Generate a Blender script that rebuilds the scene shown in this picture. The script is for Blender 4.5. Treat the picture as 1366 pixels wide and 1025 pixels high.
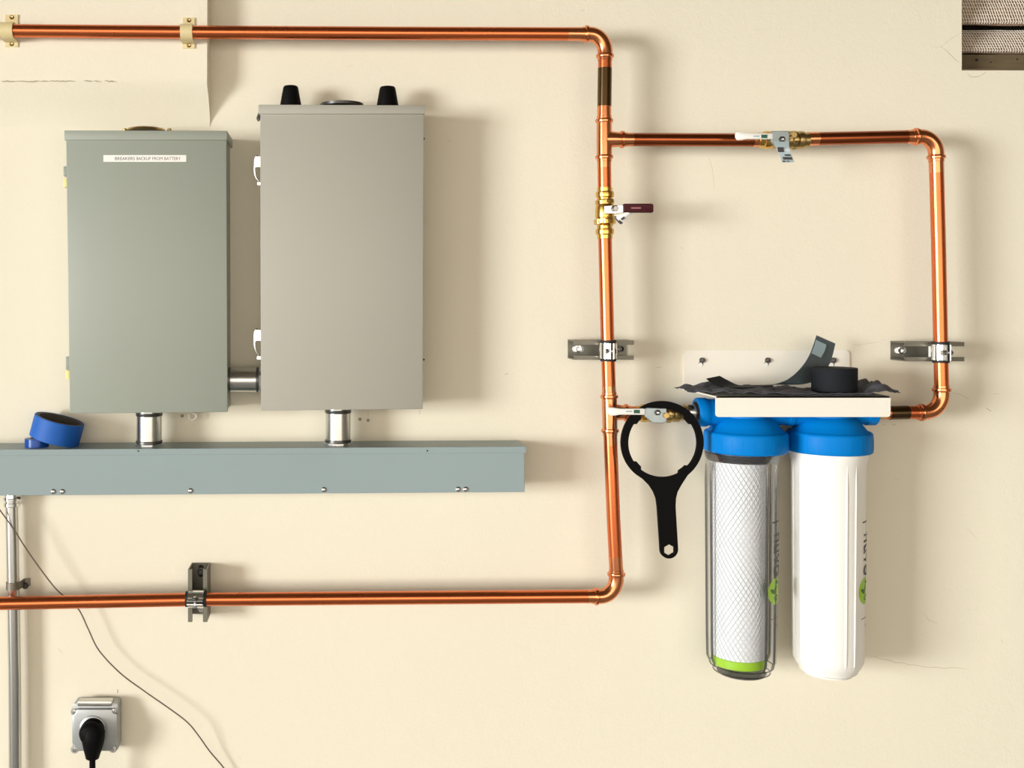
import bpy, bmesh, math, random
from mathutils import Vector, Matrix, noise

for o in list(bpy.data.objects):
    bpy.data.objects.remove(o)
SC = bpy.context.scene
COL = SC.collection
PI = math.pi
random.seed(7)

# ------------------------------------------------------------------ camera
D = 2.4                      # distance of the lens from the wall
FPX = D / 0.00165            # focal length in pixels of a 1366 px wide frame
CX, CY, ZC = 450.0, 400.0, 1.5
cam = bpy.data.cameras.new('camera')
cam.sensor_width = 36.0
cam.lens = 36.0 * FPX / 1366.0
cam.shift_x = (683.0 - CX) / 1366.0
cam.shift_y = -(512.5 - CY) / 1366.0
cam.clip_start = 0.05
camo = bpy.data.objects.new('camera', cam)
camo.location = (0, -D, ZC)
camo.rotation_euler = (PI / 2, 0, 0)
COL.objects.link(camo)
SC.camera = camo

# ------------------------------------------------------------------ light
w = bpy.data.worlds.new('overcast_sky')
SC.world = w
w.use_nodes = True
w.node_tree.nodes['Background'].inputs[0].default_value = (1.0, 0.89, 0.75, 1)
w.node_tree.nodes['Background'].inputs[1].default_value = 3.3

al = bpy.data.lights.new('daylight_through_open_side', 'AREA')
al.shape = 'RECTANGLE'
al.size, al.size_y = 3.2, 5.0
al.energy = 3000
al.color = (0.98, 1.0, 0.985)
alo = bpy.data.objects.new('daylight_through_open_side', al)
alo.location = (-12.2, -7.7, 1.55)
alo.rotation_euler = (0, -PI / 2, math.radians(30))
COL.objects.link(alo)

SC.view_settings.view_transform = 'Standard'
SC.view_settings.look = 'None'
SC.view_settings.gamma = 1.0
SC.view_settings.use_curve_mapping = False
SC.view_settings.exposure = -0.14


# ------------------------------------------------------------------ helpers
def P(px, py, d=0.0):
    k = (D - d) / FPX
    return Vector(((px - CX) * k, -d, ZC + (CY - py) * k))


def L(px, d=0.0):
    """length of px pixels at depth d"""
    return px * (D - d) / FPX


ORG = {}


def link(o, parent=None, world=None):
    COL.objects.link(o)
    world = Vector(world)
    if parent is None:
        o.location = world
    else:
        o.parent = parent
        o.location = world - ORG[parent]
    ORG[o] = world
    return o


def tag(o, label=None, cat=None, group=None, kind=None):
    if label: o['label'] = label
    if cat: o['category'] = cat
    if group: o['group'] = group
    if kind: o['kind'] = kind
    return o


def thing(name, label, cat, loc, group=None):
    o = bpy.data.objects.new(name, None)
    o.empty_display_size = 0.02
    link(o, None, loc)
    return tag(o, label, cat, group)


def obj(name, bm, mat, parent=None, smooth=True, origin=None, angle=40):
    """bm holds world coordinates"""
    if isinstance(bm, bpy.types.Mesh):
        me = bm
        b2 = bmesh.new(); b2.from_mesh(me); bpy.data.meshes.remove(me); bm = b2
    bmesh.ops.recalc_face_normals(bm, faces=bm.faces[:])
    vs = [v.co for v in bm.verts]
    if origin is None:
        lo = [min(v[i] for v in vs) for i in range(3)]
        hi = [max(v[i] for v in vs) for i in range(3)]
        origin = Vector(((lo[0] + hi[0]) / 2, (lo[1] + hi[1]) / 2, lo[2]))
    origin = Vector(origin)
    for v in bm.verts:
        v.co -= origin
    if smooth:
        for f in bm.faces: f.smooth = True
        for e in bm.edges:
            if len(e.link_faces) == 2 and e.calc_face_angle(0) > math.radians(angle):
                e.smooth = False
    me = bpy.data.meshes.new(name)
    bm.to_mesh(me); bm.free()
    if mat is not None:
        me.materials.append(mat)
    o = bpy.data.objects.new(name, me)
    return link(o, parent, origin)


def frame_axes(t):
    t = t.normalized()
    ref = Vector((0, 0, 1)) if abs(t.z) < 0.9 else Vector((1, 0, 0))
    a = t.cross(ref).normalized()
    b = t.cross(a).normalized()
    return a, b


def sweep(bm, pts, radii, n=24, caps=True, phase=0.0):
    pts = [Vector(p) for p in pts]
    if not isinstance(radii, (list, tuple)):
        radii = [radii] * len(pts)
    rings = []
    a = None
    for i, p in enumerate(pts):
        t = (pts[min(i + 1, len(pts) - 1)] - pts[max(i - 1, 0)])
        if t.length < 1e-9: t = Vector((0, 0, 1))
        t.normalize()
        if a is None:
            a, b = frame_axes(t)
        else:
            a = (a - t * a.dot(t)).normalized()
            b = t.cross(a).normalized()
        rings.append([bm.verts.new(p + (a * math.cos(phase + 2 * PI * k / n) + b * math.sin(phase + 2 * PI * k / n)) * radii[i]) for k in range(n)])
    for i in range(len(rings) - 1):
        for k in range(n):
            bm.faces.new((rings[i][k], rings[i][(k + 1) % n], rings[i + 1][(k + 1) % n], rings[i + 1][k]))
    if caps:
        bm.faces.new(rings[0][::-1]); bm.faces.new(rings[-1])
    return bm


def lathe(bm, origin, axis, profile, n=32, caps=True, phase=0.0, closed=False):
    """profile: list of (height along axis, radius)"""
    origin = Vector(origin); axis = Vector(axis).normalized()
    a, b = frame_axes(axis)
    rings = []
    for h, r in profile:
        c = origin + axis * h
        rings.append([bm.verts.new(c + (a * math.cos(phase + 2 * PI * k / n) + b * math.sin(phase + 2 * PI * k / n)) * max(r, 1e-5)) for k in range(n)])
    m = len(rings)
    for i in range(m if closed else m - 1):
        A, B = rings[i], rings[(i + 1) % m]
        for k in range(n):
            bm.faces.new((A[k], A[(k + 1) % n], B[(k + 1) % n], B[k]))
    if caps and not closed:
        bm.faces.new(rings[0][::-1]); bm.faces.new(rings[-1])
    return bm


def B():
    return bmesh.new()


def box(bm, x0, x1, y0, y1, z0, z1, bevel=0.0, seg=2):
    vs = [bm.verts.new((x, y, z)) for x in (x0, x1) for y in (y0, y1) for z in (z0, z1)]
    fs = [(0, 1, 3, 2), (4, 6, 7, 5), (0, 4, 5, 1), (2, 3, 7, 6), (0, 2, 6, 4), (1, 5, 7, 3)]
    faces = [bm.faces.new([vs[i] for i in f]) for f in fs]
    bmesh.ops.recalc_face_normals(bm, faces=faces)
    if bevel > 0:
        es = list({e for f in faces for e in f.edges})
        bmesh.ops.bevel(bm, geom=es, offset=bevel, segments=seg, affect='EDGES', profile=0.5)
    return bm


def prism(bm, pts, d0, d1, bevel=0.0, seg=2):
    """pts: world (x,z) outline, extruded between depths d0 and d1 off the wall"""
    a = [bm.verts.new((x, -d0, z)) for x, z in pts]
    b = [bm.verts.new((x, -d1, z)) for x, z in pts]
    n = len(pts)
    faces = [bm.faces.new(a), bm.faces.new(b[::-1])]
    for i in range(n):
        faces.append(bm.faces.new((a[i], b[i], b[(i + 1) % n], a[(i + 1) % n])))
    bmesh.ops.recalc_face_normals(bm, faces=faces)
    if bevel > 0:
        es = list({e for f in faces for e in f.edges})
        bmesh.ops.bevel(bm, geom=es, offset=bevel, segments=seg, affect='EDGES', profile=0.5)
    return bm


def pxz(pts, d):
    out = []
    for px, py in pts:
        v = P(px, py, d); out.append((v.x, v.z))
    return out


def rect(x0, y0, x1, y1):
    return [(x0, y0), (x1, y0), (x1, y1), (x0, y1)]


def roundrect(x0, y0, x1, y1, r, n=5):
    pts = []
    for cx, cy, a0 in ((x1 - r, y0 + r, -90), (x1 - r, y1 - r, 0), (x0 + r, y1 - r, 90), (x0 + r, y0 + r, 180)):
        for i in range(n + 1):
            a = math.radians(a0 + 90 * i / n)
            pts.append((cx + r * math.cos(a), cy + r * math.sin(a)))
    return pts


def filled(loops, d0, d1, bevel=0.0):
    """world (x,z) loops, first outer then holes, as a plate between depths"""
    cu = bpy.data.curves.new('plate', 'CURVE')
    cu.dimensions = '2D'; cu.fill_mode = 'BOTH'
    cu.extrude = max(abs(d1 - d0) / 2 - bevel, 1e-5)
    cu.bevel_depth = bevel; cu.bevel_resolution = 2; cu.offset = -bevel
    for lp in loops:
        s = cu.splines.new('POLY'); s.points.add(len(lp) - 1); s.use_cyclic_u = True
        for q, (x, z) in zip(s.points, lp): q.co = (x, z, 0, 1)
    t = bpy.data.objects.new('plate', cu); COL.objects.link(t)
    me = bpy.data.meshes.new_from_object(t)
    bpy.data.objects.remove(t); bpy.data.curves.remove(cu)
    dm = (d0 + d1) / 2
    for v in me.vertices:
        x, y, z = v.co
        v.co = (x, -dm - z, y)
    return me


def textmesh(s, height, extr=0.0002):
    """text in the local xy plane, centred, capital height about 0.7*height"""
    cu = bpy.data.curves.new('print', 'FONT')
    cu.body = s; cu.size = height; cu.align_x = 'CENTER'; cu.align_y = 'CENTER'; cu.extrude = extr; cu.resolution_u = 4
    t = bpy.data.objects.new('print', cu); COL.objects.link(t)
    me = bpy.data.meshes.new_from_object(t)
    bpy.data.objects.remove(t); bpy.data.curves.remove(cu)
    return me


# ------------------------------------------------------------------ materials
def mat(name, col, rough=0.5, metal=0.0, var=0.06, vscale=12.0, bump=0.0, bscale=200.0, spec=0.5, stretch=None, rvar=0.0):
    m = bpy.data.materials.new(name); m.use_nodes = True
    nt = m.node_tree; b = nt.nodes['Principled BSDF']
    b.inputs['Roughness'].default_value = rough
    b.inputs['Metallic'].default_value = metal
    b.inputs['Specular IOR Level'].default_value = spec
    tc = nt.nodes.new('ShaderNodeTexCoord')
    mp = nt.nodes.new('ShaderNodeMapping'); nt.links.new(tc.outputs['Object'], mp.inputs[0])
    if stretch: mp.inputs['Scale'].default_value = stretch
    nz = nt.nodes.new('ShaderNodeTexNoise'); nz.inputs['Scale'].default_value = vscale; nz.inputs['Detail'].default_value = 4
    nt.links.new(mp.outputs[0], nz.inputs['Vector'])
    mx = nt.nodes.new('ShaderNodeMix'); mx.data_type = 'RGBA'
    mx.inputs['A'].default_value = [min(1, c * (1 + var)) for c in col] + [1]
    mx.inputs['B'].default_value = [c * (1 - var) for c in col] + [1]
    nt.links.new(nz.outputs['Fac'], mx.inputs['Factor'])
    nt.links.new(mx.outputs['Result'], b.inputs['Base Color'])
    if rvar:
        mr = nt.nodes.new('ShaderNodeMapRange')
        mr.inputs['To Min'].default_value = rough - rvar; mr.inputs['To Max'].default_value = rough + rvar
        nt.links.new(nz.outputs['Fac'], mr.inputs['Value']); nt.links.new(mr.outputs[0], b.inputs['Roughness'])
    if bump:
        n2 = nt.nodes.new('ShaderNodeTexNoise'); n2.inputs['Scale'].default_value = bscale; n2.inputs['Detail'].default_value = 3
        nt.links.new(tc.outputs['Object'], n2.inputs['Vector'])
        bp = nt.nodes.new('ShaderNodeBump'); bp.inputs['Strength'].default_value = bump; bp.inputs['Distance'].default_value = 0.002
        nt.links.new(n2.outputs['Fac'], bp.inputs['Height']); nt.links.new(bp.outputs[0], b.inputs['Normal'])
    return m


def wall_material():
    m = mat('cream_wall_paint', (0.79, 0.738, 0.605), 0.75, 0, 0.035, 1.6, 0.0)
    nt = m.node_tree; b = nt.nodes['Principled BSDF']
    tc = [n for n in nt.nodes if n.type == 'TEX_COORD'][0]
    hs = []
    for sc, wt in ((55, 0.6), (190, 0.5), (9, 0.8)):
        n2 = nt.nodes.new('ShaderNodeTexNoise'); n2.inputs['Scale'].default_value = sc; n2.inputs['Detail'].default_value = 5
        nt.links.new(tc.outputs['Object'], n2.inputs['Vector'])
        mm = nt.nodes.new('ShaderNodeMath'); mm.operation = 'MULTIPLY'; mm.inputs[1].default_value = wt
        nt.links.new(n2.outputs['Fac'], mm.inputs[0]); hs.append(mm)
    s = hs[0]
    for h in hs[1:]:
        ad = nt.nodes.new('ShaderNodeMath'); ad.operation = 'ADD'
        nt.links.new(s.outputs[0], ad.inputs[0]); nt.links.new(h.outputs[0], ad.inputs[1]); s = ad
    bp = nt.nodes.new('ShaderNodeBump'); bp.inputs['Strength'].default_value = 0.28; bp.inputs['Distance'].default_value = 0.0035
    nt.links.new(s.outputs[0], bp.inputs['Height']); nt.links.new(bp.outputs[0], b.inputs['Normal'])
    return m


M = {}
M['wall'] = wall_material()
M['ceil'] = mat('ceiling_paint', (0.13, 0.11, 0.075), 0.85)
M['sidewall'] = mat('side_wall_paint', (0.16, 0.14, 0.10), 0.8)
M['floor'] = mat('concrete_floor', (0.36, 0.375, 0.39), 0.7, 0, 0.15, 4, 0.2, 60)
M['copper'] = mat('copper', (0.72, 0.185, 0.068), 0.27, 1.0, 0.12, 6, rvar=0.07)
M['fitting'] = mat('copper_fitting', (0.82, 0.30, 0.135), 0.19, 1.0, 0.08, 14)
M['tarnish'] = mat('tarnished_copper', (0.12, 0.075, 0.035), 0.22, 1.0, 0.3, 20)
M['browncopper'] = mat('dark_brown_copper', (0.36, 0.095, 0.035), 0.25, 1.0, 0.2, 12)  # darker, browner copper for the upper branch pipes
M['brass'] = mat('brass', (0.72, 0.44, 0.12), 0.24, 1.0, 0.15, 30)
M['darkbrass'] = mat('old_brass', (0.46, 0.33, 0.14), 0.32, 1.0, 0.25, 40)
M['panelg'] = mat('panel_paint_green_grey', (0.30, 0.325, 0.28), 0.42, 0, 0.03, 3, 0.04, 350)
M['panelw'] = mat('panel_paint_warm_grey', (0.38, 0.365, 0.315), 0.42, 0, 0.03, 3, 0.04, 350)
M['wireway'] = mat('wireway_paint', (0.265, 0.335, 0.35), 0.42, 0, 0.05, 3, 0.04, 350)
M['steel'] = mat('galvanised_steel', (0.60, 0.60, 0.58), 0.26, 1.0, 0.05, 15, rvar=0.02)
M['strut'] = mat('strut_steel', (0.20, 0.19, 0.155), 0.48, 0.75, 0.15, 60)
M['darksteel'] = mat('dark_steel', (0.10, 0.10, 0.10), 0.35, 0.8, 0.2, 40)
M['leverm'] = mat('lever_steel', (0.36, 0.42, 0.44), 0.38, 0.9, 0.2, 90)
M['chrome'] = mat('zinc_plated', (0.80, 0.80, 0.80), 0.16, 1.0, 0.05, 40)
M['black'] = mat('black_plastic', (0.003, 0.003, 0.003), 0.55, 0, 0.1, 20, spec=0.08)
M['rubber'] = mat('black_rubber', (0.012, 0.012, 0.012), 0.65, 0, 0.1, 20)
M['cream'] = mat('cream_plastic', (0.72, 0.60, 0.33), 0.45, 0, 0.05, 20)
M['whitep'] = mat('white_plastic', (0.86, 0.84, 0.80), 0.35, 0, 0.02, 8)
M['whiteenamel'] = mat('white_enamel', (0.84, 0.80, 0.71), 0.45, 0, 0.03, 6)
M['blue'] = mat('blue_plastic', (0.0, 0.185, 0.57), 0.45, 0, 0.04, 10, 0.03, 300, 0.1)
M['bluetape'] = mat('blue_tape', (0.0, 0.10, 0.46), 0.6, 0, 0.12, 60, 0.15, 400)
M['bluetape2'] = mat('blue_vinyl_tape', (0.0, 0.06, 0.33), 0.28, 0, 0.1, 30)
M['card'] = mat('dark_cardboard', (0.07, 0.06, 0.05), 0.8, 0, 0.2, 40)
M['red'] = mat('dark_red_grip', (0.05, 0.002, 0.006), 0.4, 0, 0.1, 20, spec=0.25)
M['sticker'] = mat('sticker_white', (0.85, 0.84, 0.80), 0.5)
M['ink'] = mat('ink', (0.05, 0.045, 0.05), 0.6)
M['redink'] = mat('ink_brown', (0.16, 0.07, 0.06), 0.6)
M['greenink'] = mat('ink_green', (0.02, 0.10, 0.06), 0.6)
M['lime'] = mat('lime_green', (0.33, 0.60, 0.02), 0.4, 0, 0.05, 20)
M['olive'] = mat('olive_print', (0.05, 0.12, 0.01), 0.5)
M['yellow'] = mat('pale_yellow', (0.80, 0.72, 0.30), 0.5)
M['cloth'] = mat('grey_cloth', (0.075, 0.078, 0.098), 0.9, 0, 0.6, 55, 0.8, 500)
M['abrasive'] = mat('dark_abrasive', (0.008, 0.010, 0.014), 0.7, 0, 0.2, 200, 0.3, 900, 0.2)
M['abrback'] = mat('abrasive_backing', (0.085, 0.115, 0.13), 0.5, 0, 0.15, 60)
M['tagm'] = mat('silver_tag', (0.52, 0.63, 0.67), 0.35, 0.2, 0.08, 80)
M['tagp'] = mat('pale_print', (0.30, 0.40, 0.44), 0.5)
M['outlet'] = mat('cast_aluminium', (0.42, 0.44, 0.45), 0.4, 0.5, 0.08, 60, 0.1, 500)
M['wood'] = mat('old_board', (0.13, 0.095, 0.05), 0.8, 0, 0.45, 14, 0.3, 80, stretch=(1, 6, 6))
M['paper'] = mat('old_vent_backing', (0.40, 0.28, 0.20), 0.7, 0, 0.35, 40, 0.2, 120)
M['wirem'] = mat('pale_mesh_wire', (0.85, 0.78, 0.68), 0.4, 0.1, 0.15, 90)
M['dark'] = mat('dark_cavity', (0.02, 0.017, 0.012), 0.9)
M['scuff'] = mat('scuff_mark', (0.50, 0.44, 0.33), 0.8, 0, 0.2, 40)
M['crack'] = mat('crack_mark', (0.20, 0.16, 0.10), 0.8, 0, 0.3, 40)
M['stringm'] = mat('grey_brown_wire', (0.16, 0.11, 0.085), 0.6)
M['core'] = mat('filter_media', (0.85, 0.86, 0.87), 0.6, 0, 0.03, 30)
M['net'] = mat('netting', (0.62, 0.64, 0.68), 0.5, 0, 0.05, 30)


def clear_plastic():
    m = bpy.data.materials.new('clear_plastic'); m.use_nodes = True
    nt = m.node_tree; nt.nodes.clear()
    out = nt.nodes.new('ShaderNodeOutputMaterial')
    tr = nt.nodes.new('ShaderNodeBsdfTransparent'); tr.inputs[0].default_value = (0.95, 0.955, 0.96, 1)
    gl = nt.nodes.new('ShaderNodeBsdfGlossy'); gl.inputs['Roughness'].default_value = 0.06
    gl.inputs[0].default_value = (0.9, 0.9, 0.9, 1)
    lw = nt.nodes.new('ShaderNodeLayerWeight'); lw.inputs[0].default_value = 0.5
    pw = nt.nodes.new('ShaderNodeMath'); pw.operation = 'POWER'; pw.inputs[1].default_value = 4.0
    nt.links.new(lw.outputs['Facing'], pw.inputs[0])
    fr = nt.nodes.new('ShaderNodeMath'); fr.operation = 'MULTIPLY_ADD'; fr.inputs[1].default_value = 0.55; fr.inputs[2].default_value = 0.05
    nt.links.new(pw.outputs[0], fr.inputs[0])
    nz = nt.nodes.new('ShaderNodeTexNoise'); nz.inputs['Scale'].default_value = 8
    tc = nt.nodes.new('ShaderNodeTexCoord'); nt.links.new(tc.outputs['Object'], nz.inputs['Vector'])
    bp = nt.nodes.new('ShaderNodeBump'); bp.inputs['Strength'].default_value = 0.05
    nt.links.new(nz.outputs['Fac'], bp.inputs['Height']); nt.links.new(bp.outputs[0], gl.inputs['Normal'])
    mx = nt.nodes.new('ShaderNodeMixShader')
    nt.links.new(fr.outputs[0], mx.inputs[0]); nt.links.new(tr.outputs[0], mx.inputs[1]); nt.links.new(gl.outputs[0], mx.inputs[2])
    nt.links.new(mx.outputs[0], out.inputs[0])
    return m


M['clear'] = clear_plastic()


def tinted_plastic():
    m = bpy.data.materials.new('clear_plastic_rib'); m.use_nodes = True
    nt = m.node_tree; nt.nodes.clear()
    out = nt.nodes.new('ShaderNodeOutputMaterial')
    tr = nt.nodes.new('ShaderNodeBsdfTransparent'); tr.inputs[0].default_value = (0.42, 0.42, 0.44, 1)
    gl = nt.nodes.new('ShaderNodeBsdfGlossy'); gl.inputs['Roughness'].default_value = 0.08
    nz = nt.nodes.new('ShaderNodeTexNoise'); nz.inputs['Scale'].default_value = 30
    mr = nt.nodes.new('ShaderNodeMapRange'); mr.inputs['To Min'].default_value = 0.12; mr.inputs['To Max'].default_value = 0.26
    nt.links.new(nz.outputs['Fac'], mr.inputs['Value'])
    mx = nt.nodes.new('ShaderNodeMixShader')
    nt.links.new(mr.outputs[0], mx.inputs[0]); nt.links.new(tr.outputs[0], mx.inputs[1]); nt.links.new(gl.outputs[0], mx.inputs[2])
    nt.links.new(mx.outputs[0], out.inputs[0])
    return m


M['clearrib'] = tinted_plastic()

# ------------------------------------------------------------------ the room
XL, XR, YN, ZT = -5.1, 3.9, -6.0, 2.75
h0 = P(1283, 94, 0); hx0, hz0 = h0.x, h0.z
hx1, hz1 = hx0 + 0.42, hz0 + 0.24
TW = 0.14
bm = B()
box(bm, XL, hx0, 0, TW, 0, ZT)
box(bm, hx1, XR, 0, TW, 0, ZT)
box(bm, hx0, hx1, 0, TW, 0, hz0)
box(bm, hx0, hx1, 0, TW, hz1, ZT)
bmesh.ops.remove_doubles(bm, verts=bm.verts[:], dist=1e-5)
wall = tag(obj('wall_back', bm, M['wall'], smooth=False, origin=(0, 0, 0)), 'cream painted plaster wall carrying the pipes and panels', kind='structure')

bm = box(B(), XL - 0.2, XR + 0.2, -9.0, TW, -0.1, 0)
tag(obj('floor', bm, M['floor'], smooth=False, origin=(0, 0, 0)), 'grey concrete garage floor', kind='structure')
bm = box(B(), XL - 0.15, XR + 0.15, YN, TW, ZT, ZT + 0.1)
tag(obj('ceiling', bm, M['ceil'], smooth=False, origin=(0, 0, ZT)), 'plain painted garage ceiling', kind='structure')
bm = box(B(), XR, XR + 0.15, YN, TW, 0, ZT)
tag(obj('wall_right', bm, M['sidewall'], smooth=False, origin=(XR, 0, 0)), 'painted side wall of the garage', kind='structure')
bm = B()   # unseen left wall, open for daylight; jamb extended to dim the cream wall's left
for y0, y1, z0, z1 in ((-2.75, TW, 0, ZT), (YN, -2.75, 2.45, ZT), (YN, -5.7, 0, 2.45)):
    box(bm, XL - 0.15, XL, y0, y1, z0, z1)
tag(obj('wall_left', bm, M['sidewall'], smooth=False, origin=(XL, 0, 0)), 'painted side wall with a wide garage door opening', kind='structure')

# plaster bulkhead (upper left): vertical face above the crack line, sloping back below it
bd = 0.053
xr_top, xr_bot = P(277, 40, bd).x, P(280, 168, 0).x
z168, z108 = P(0, 169, 0).z, P(0, 108, bd).z
prof = [(0.0, z168), (bd * 0.10, P(0, 158, bd * .1).z), (bd * 0.5, P(0, 132, bd * .5).z), (bd * 0.9, P(0, 112, bd * .9).z), (bd, z108 + 0.012), (bd, ZT), (0.0, ZT)]
bm = B()
NX = 24
cols = []
for i in range(NX + 1):
    t = i / NX
    row = []
    for j, (d, z) in enumerate(prof):
        xr = xr_bot + (xr_top - xr_bot) * min(1, (z - z168) / (P(0, 0, bd).z - z168)) + 0.0012 * math.sin(z * 60)
        x = XL + (xr - XL) * t
        wob = 0.0025 * math.sin(x * 23 + z * 5) if 0 < j < 3 else 0
        row.append(bm.verts.new((x, -d, z + wob)))
    cols.append(row)
for i in range(NX):
    for j in range(len(prof)):
        k = (j + 1) % len(prof)
        bm.faces.new((cols[i][j], cols[i + 1][j], cols[i + 1][k], cols[i][k]))
bm.faces.new(cols[0]); bm.faces.new(cols[-1][::-1])
bulk = tag(obj('trim_1', bm, M['wall'], origin=(XL, 0, z168), angle=50), 'plaster bulkhead stepping out of the cream wall behind the pipe straps', kind='structure')


def mark(name, pts, width, m, parent, d=0.0, lift=0.0004):
    """thin raised ribbon following pixel points on a surface at depth d"""
    q = [P(x, y, d) for x, y in pts]
    bm = B(); prev = None
    for i, p in enumerate(q):
        t = (q[min(i + 1, len(q) - 1)] - q[max(i - 1, 0)]).normalized()
        nrm = Vector((-t.z, 0, t.x))
        ww = width * (0.35 + 0.65 * math.sin(PI * (i + 0.5) / len(q))) * random.uniform(0.7, 1.2) / 2
        a = [bm.verts.new(p + nrm * s * ww + Vector((0, -lf, 0))) for s, lf in ((-1, -0.0005), (0, lift), (1, -0.0005))]
        if prev:
            for k in range(2): bm.faces.new((prev[k], prev[k + 1], a[k + 1], a[k]))
        prev = a
    return obj(name, bm, m, parent, smooth=False)


def jag(pts, n=4, amp=0.8):
    out = []
    for i in range(len(pts) - 1):
        for k in range(n):
            t = k / n
            out.append((pts[i][0] * (1 - t) + pts[i + 1][0] * t + random.uniform(-amp, amp),
                        pts[i][1] * (1 - t) + pts[i + 1][1] * t + random.uniform(-amp, amp)))
    out.append(pts[-1]); return out


for nm, pts, wd, mk in (
    ('scratch', [(946, 211), (950, 224), (952, 238), (953, 252)], 0.0015, 'scuff'),
    ('crack', jag([(1240, 55), (1243, 61), (1249, 64), (1256, 62), (1268, 52), (1281, 44)], 3, .5), 0.0012, 'scuff'),
    ('crack', jag([(1255, 62), (1264, 69), (1272, 77), (1281, 84)], 3, .5), 0.0018, 'crack'),
    ('crack', jag([(1290, 98), (1296, 103), (1306, 102), (1316, 96)], 3, .6), 0.0016, 'crack'),
    ('crack', jag([(1330, 96), (1338, 99)], 3, .3), 0.0014, 'scuff'),
    ('scratch', [(1270, 524), (1282, 527), (1293, 533)], 0.0016, 'scuff'),
    ('scratch', [(1316, 545), (1322, 549)], 0.0022, 'crack'),
    ('scratch', [(1325, 526), (1335, 525)], 0.0014, 'scuff'),
    ('scratch', [(1190, 567), (1195, 567)], 0.0022, 'crack'),
    ('scratch', [(1176, 567), (1182, 567)], 0.0018, 'crack'),
    ('scratch', [(1193, 639), (1200, 639)], 0.0014, 'scuff'),
    ('scratch', jag([(1160, 875), (1195, 884), (1240, 890), (1290, 893)], 5, 1.2), 0.0022, 'scuff'),
    ('scratch', jag([(1232, 818), (1240, 828), (1250, 832)], 3, .6), 0.0014, 'scuff'),
    ('scratch', [(1335, 853), (1338, 858)], 0.0016, 'scuff'),
    ('scratch', [(1290, 705), (1298, 713), (1303, 720)], 0.0012, 'scuff'),
    ('scratch', [(157, 920), (157, 925)], 0.0045, 'crack'),
    ('scratch', [(78, 866), (83, 871)], 0.0018, 'scuff'),
    ('scratch', [(465, 90), (470, 86)], 0.0016, 'scuff'),
    ('scratch', [(596, 188), (602, 188)], 0.0016, 'scuff'),
    ('scratch', [(674, 500), (678, 498)], 0.0018, 'crack'),
    ('scratch', [(874, 491), (882, 490)], 0.0014, 'scuff'),
    ('scratch', [(1188, 240), (1192, 250)], 0.0012, 'scuff'),
    ('scratch', [(491, 548), (491, 560)], 0.0014, 'crack'),
    ('scratch', [(560, 546), (560, 553)], 0.0014, 'crack'),
    ('crack', jag([(1180, 454), (1150, 460), (1136, 461)], 3, .4), 0.0009, 'scuff'),
    ('scratch', [(318, 1010), (322, 1013)], 0.0016, 'scuff'),
    ('scratch', [(775, 15), (780, 13)], 0.0016, 'scuff'),
    ('scratch', [(850, 322), (852, 324)], 0.0022, 'scuff'),
    ('scratch', [(908, 330), (911, 332)], 0.0022, 'scuff'),
):
    mark(nm, pts, wd, M[mk], wall, 0.0)
for a, b in ((2, 20), (22, 52), (55, 64), (66, 100), (112, 122), (126, 132), (140, 152)):
    mark('crack', jag([(a, 108), ((a + b) / 2, 108.5), (b, 108.5)], 5, .8), 0.0022, M['scuff'], bulk, bd)

# nail holes below the warm grey panel
for px, py in ((480, 559.5), (491, 561), (243, 555)):
    c = P(px, py, 0)
    bm = lathe(B(), c + Vector((0, 0.001, 0)), (0, -1, 0), [(0, .0032), (.0012, .0032), (.0014, .0026), (.0008, .0010)], 10)
    obj('nail_hole', bm, M['dark'], wall)

# ------------------------------------------------------------------ louvred wall vent
vent = thing('wall_vent', 'old louvred vent with wire mesh set in the wall', 'vent', (hx0 + 0.2, 0.05, hz0))
bm = box(B(), hx0 - 0.002, hx1 + 0.002, 0.125, 0.138, hz0 - 0.002, hz1 + 0.002)
obj('back_panel', bm, M['dark'], vent, smooth=False)
zb = lambda py: P(0, py, -0.04).z


def vsweep(prof, thick, m, name):
    bm = B()
    n = len(prof)
    rows = []
    for x in [hx0 + 0.001 + (hx1 - hx0 - 0.002) * i / 20 for i in range(21)]:
        r = []
        for (y, z) in prof: r.append(bm.verts.new((x, y, z + 0.0012 * math.sin(x * 31 + y * 40))))
        for (y, z) in prof[::-1]: r.append(bm.verts.new((x, y + thick, z + 0.001 + 0.0012 * math.sin(x * 31 + y * 40))))
        rows.append(r)
    k = len(rows[0])
    for i in range(20):
        for j in range(k):
            bm.faces.new((rows[i][j], rows[i][(j + 1) % k], rows[i + 1][(j + 1) % k], rows[i + 1][j]))
    bm.faces.new(rows[0]); bm.faces.new(rows[-1][::-1])
    return obj(name, bm, m, vent)


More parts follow.
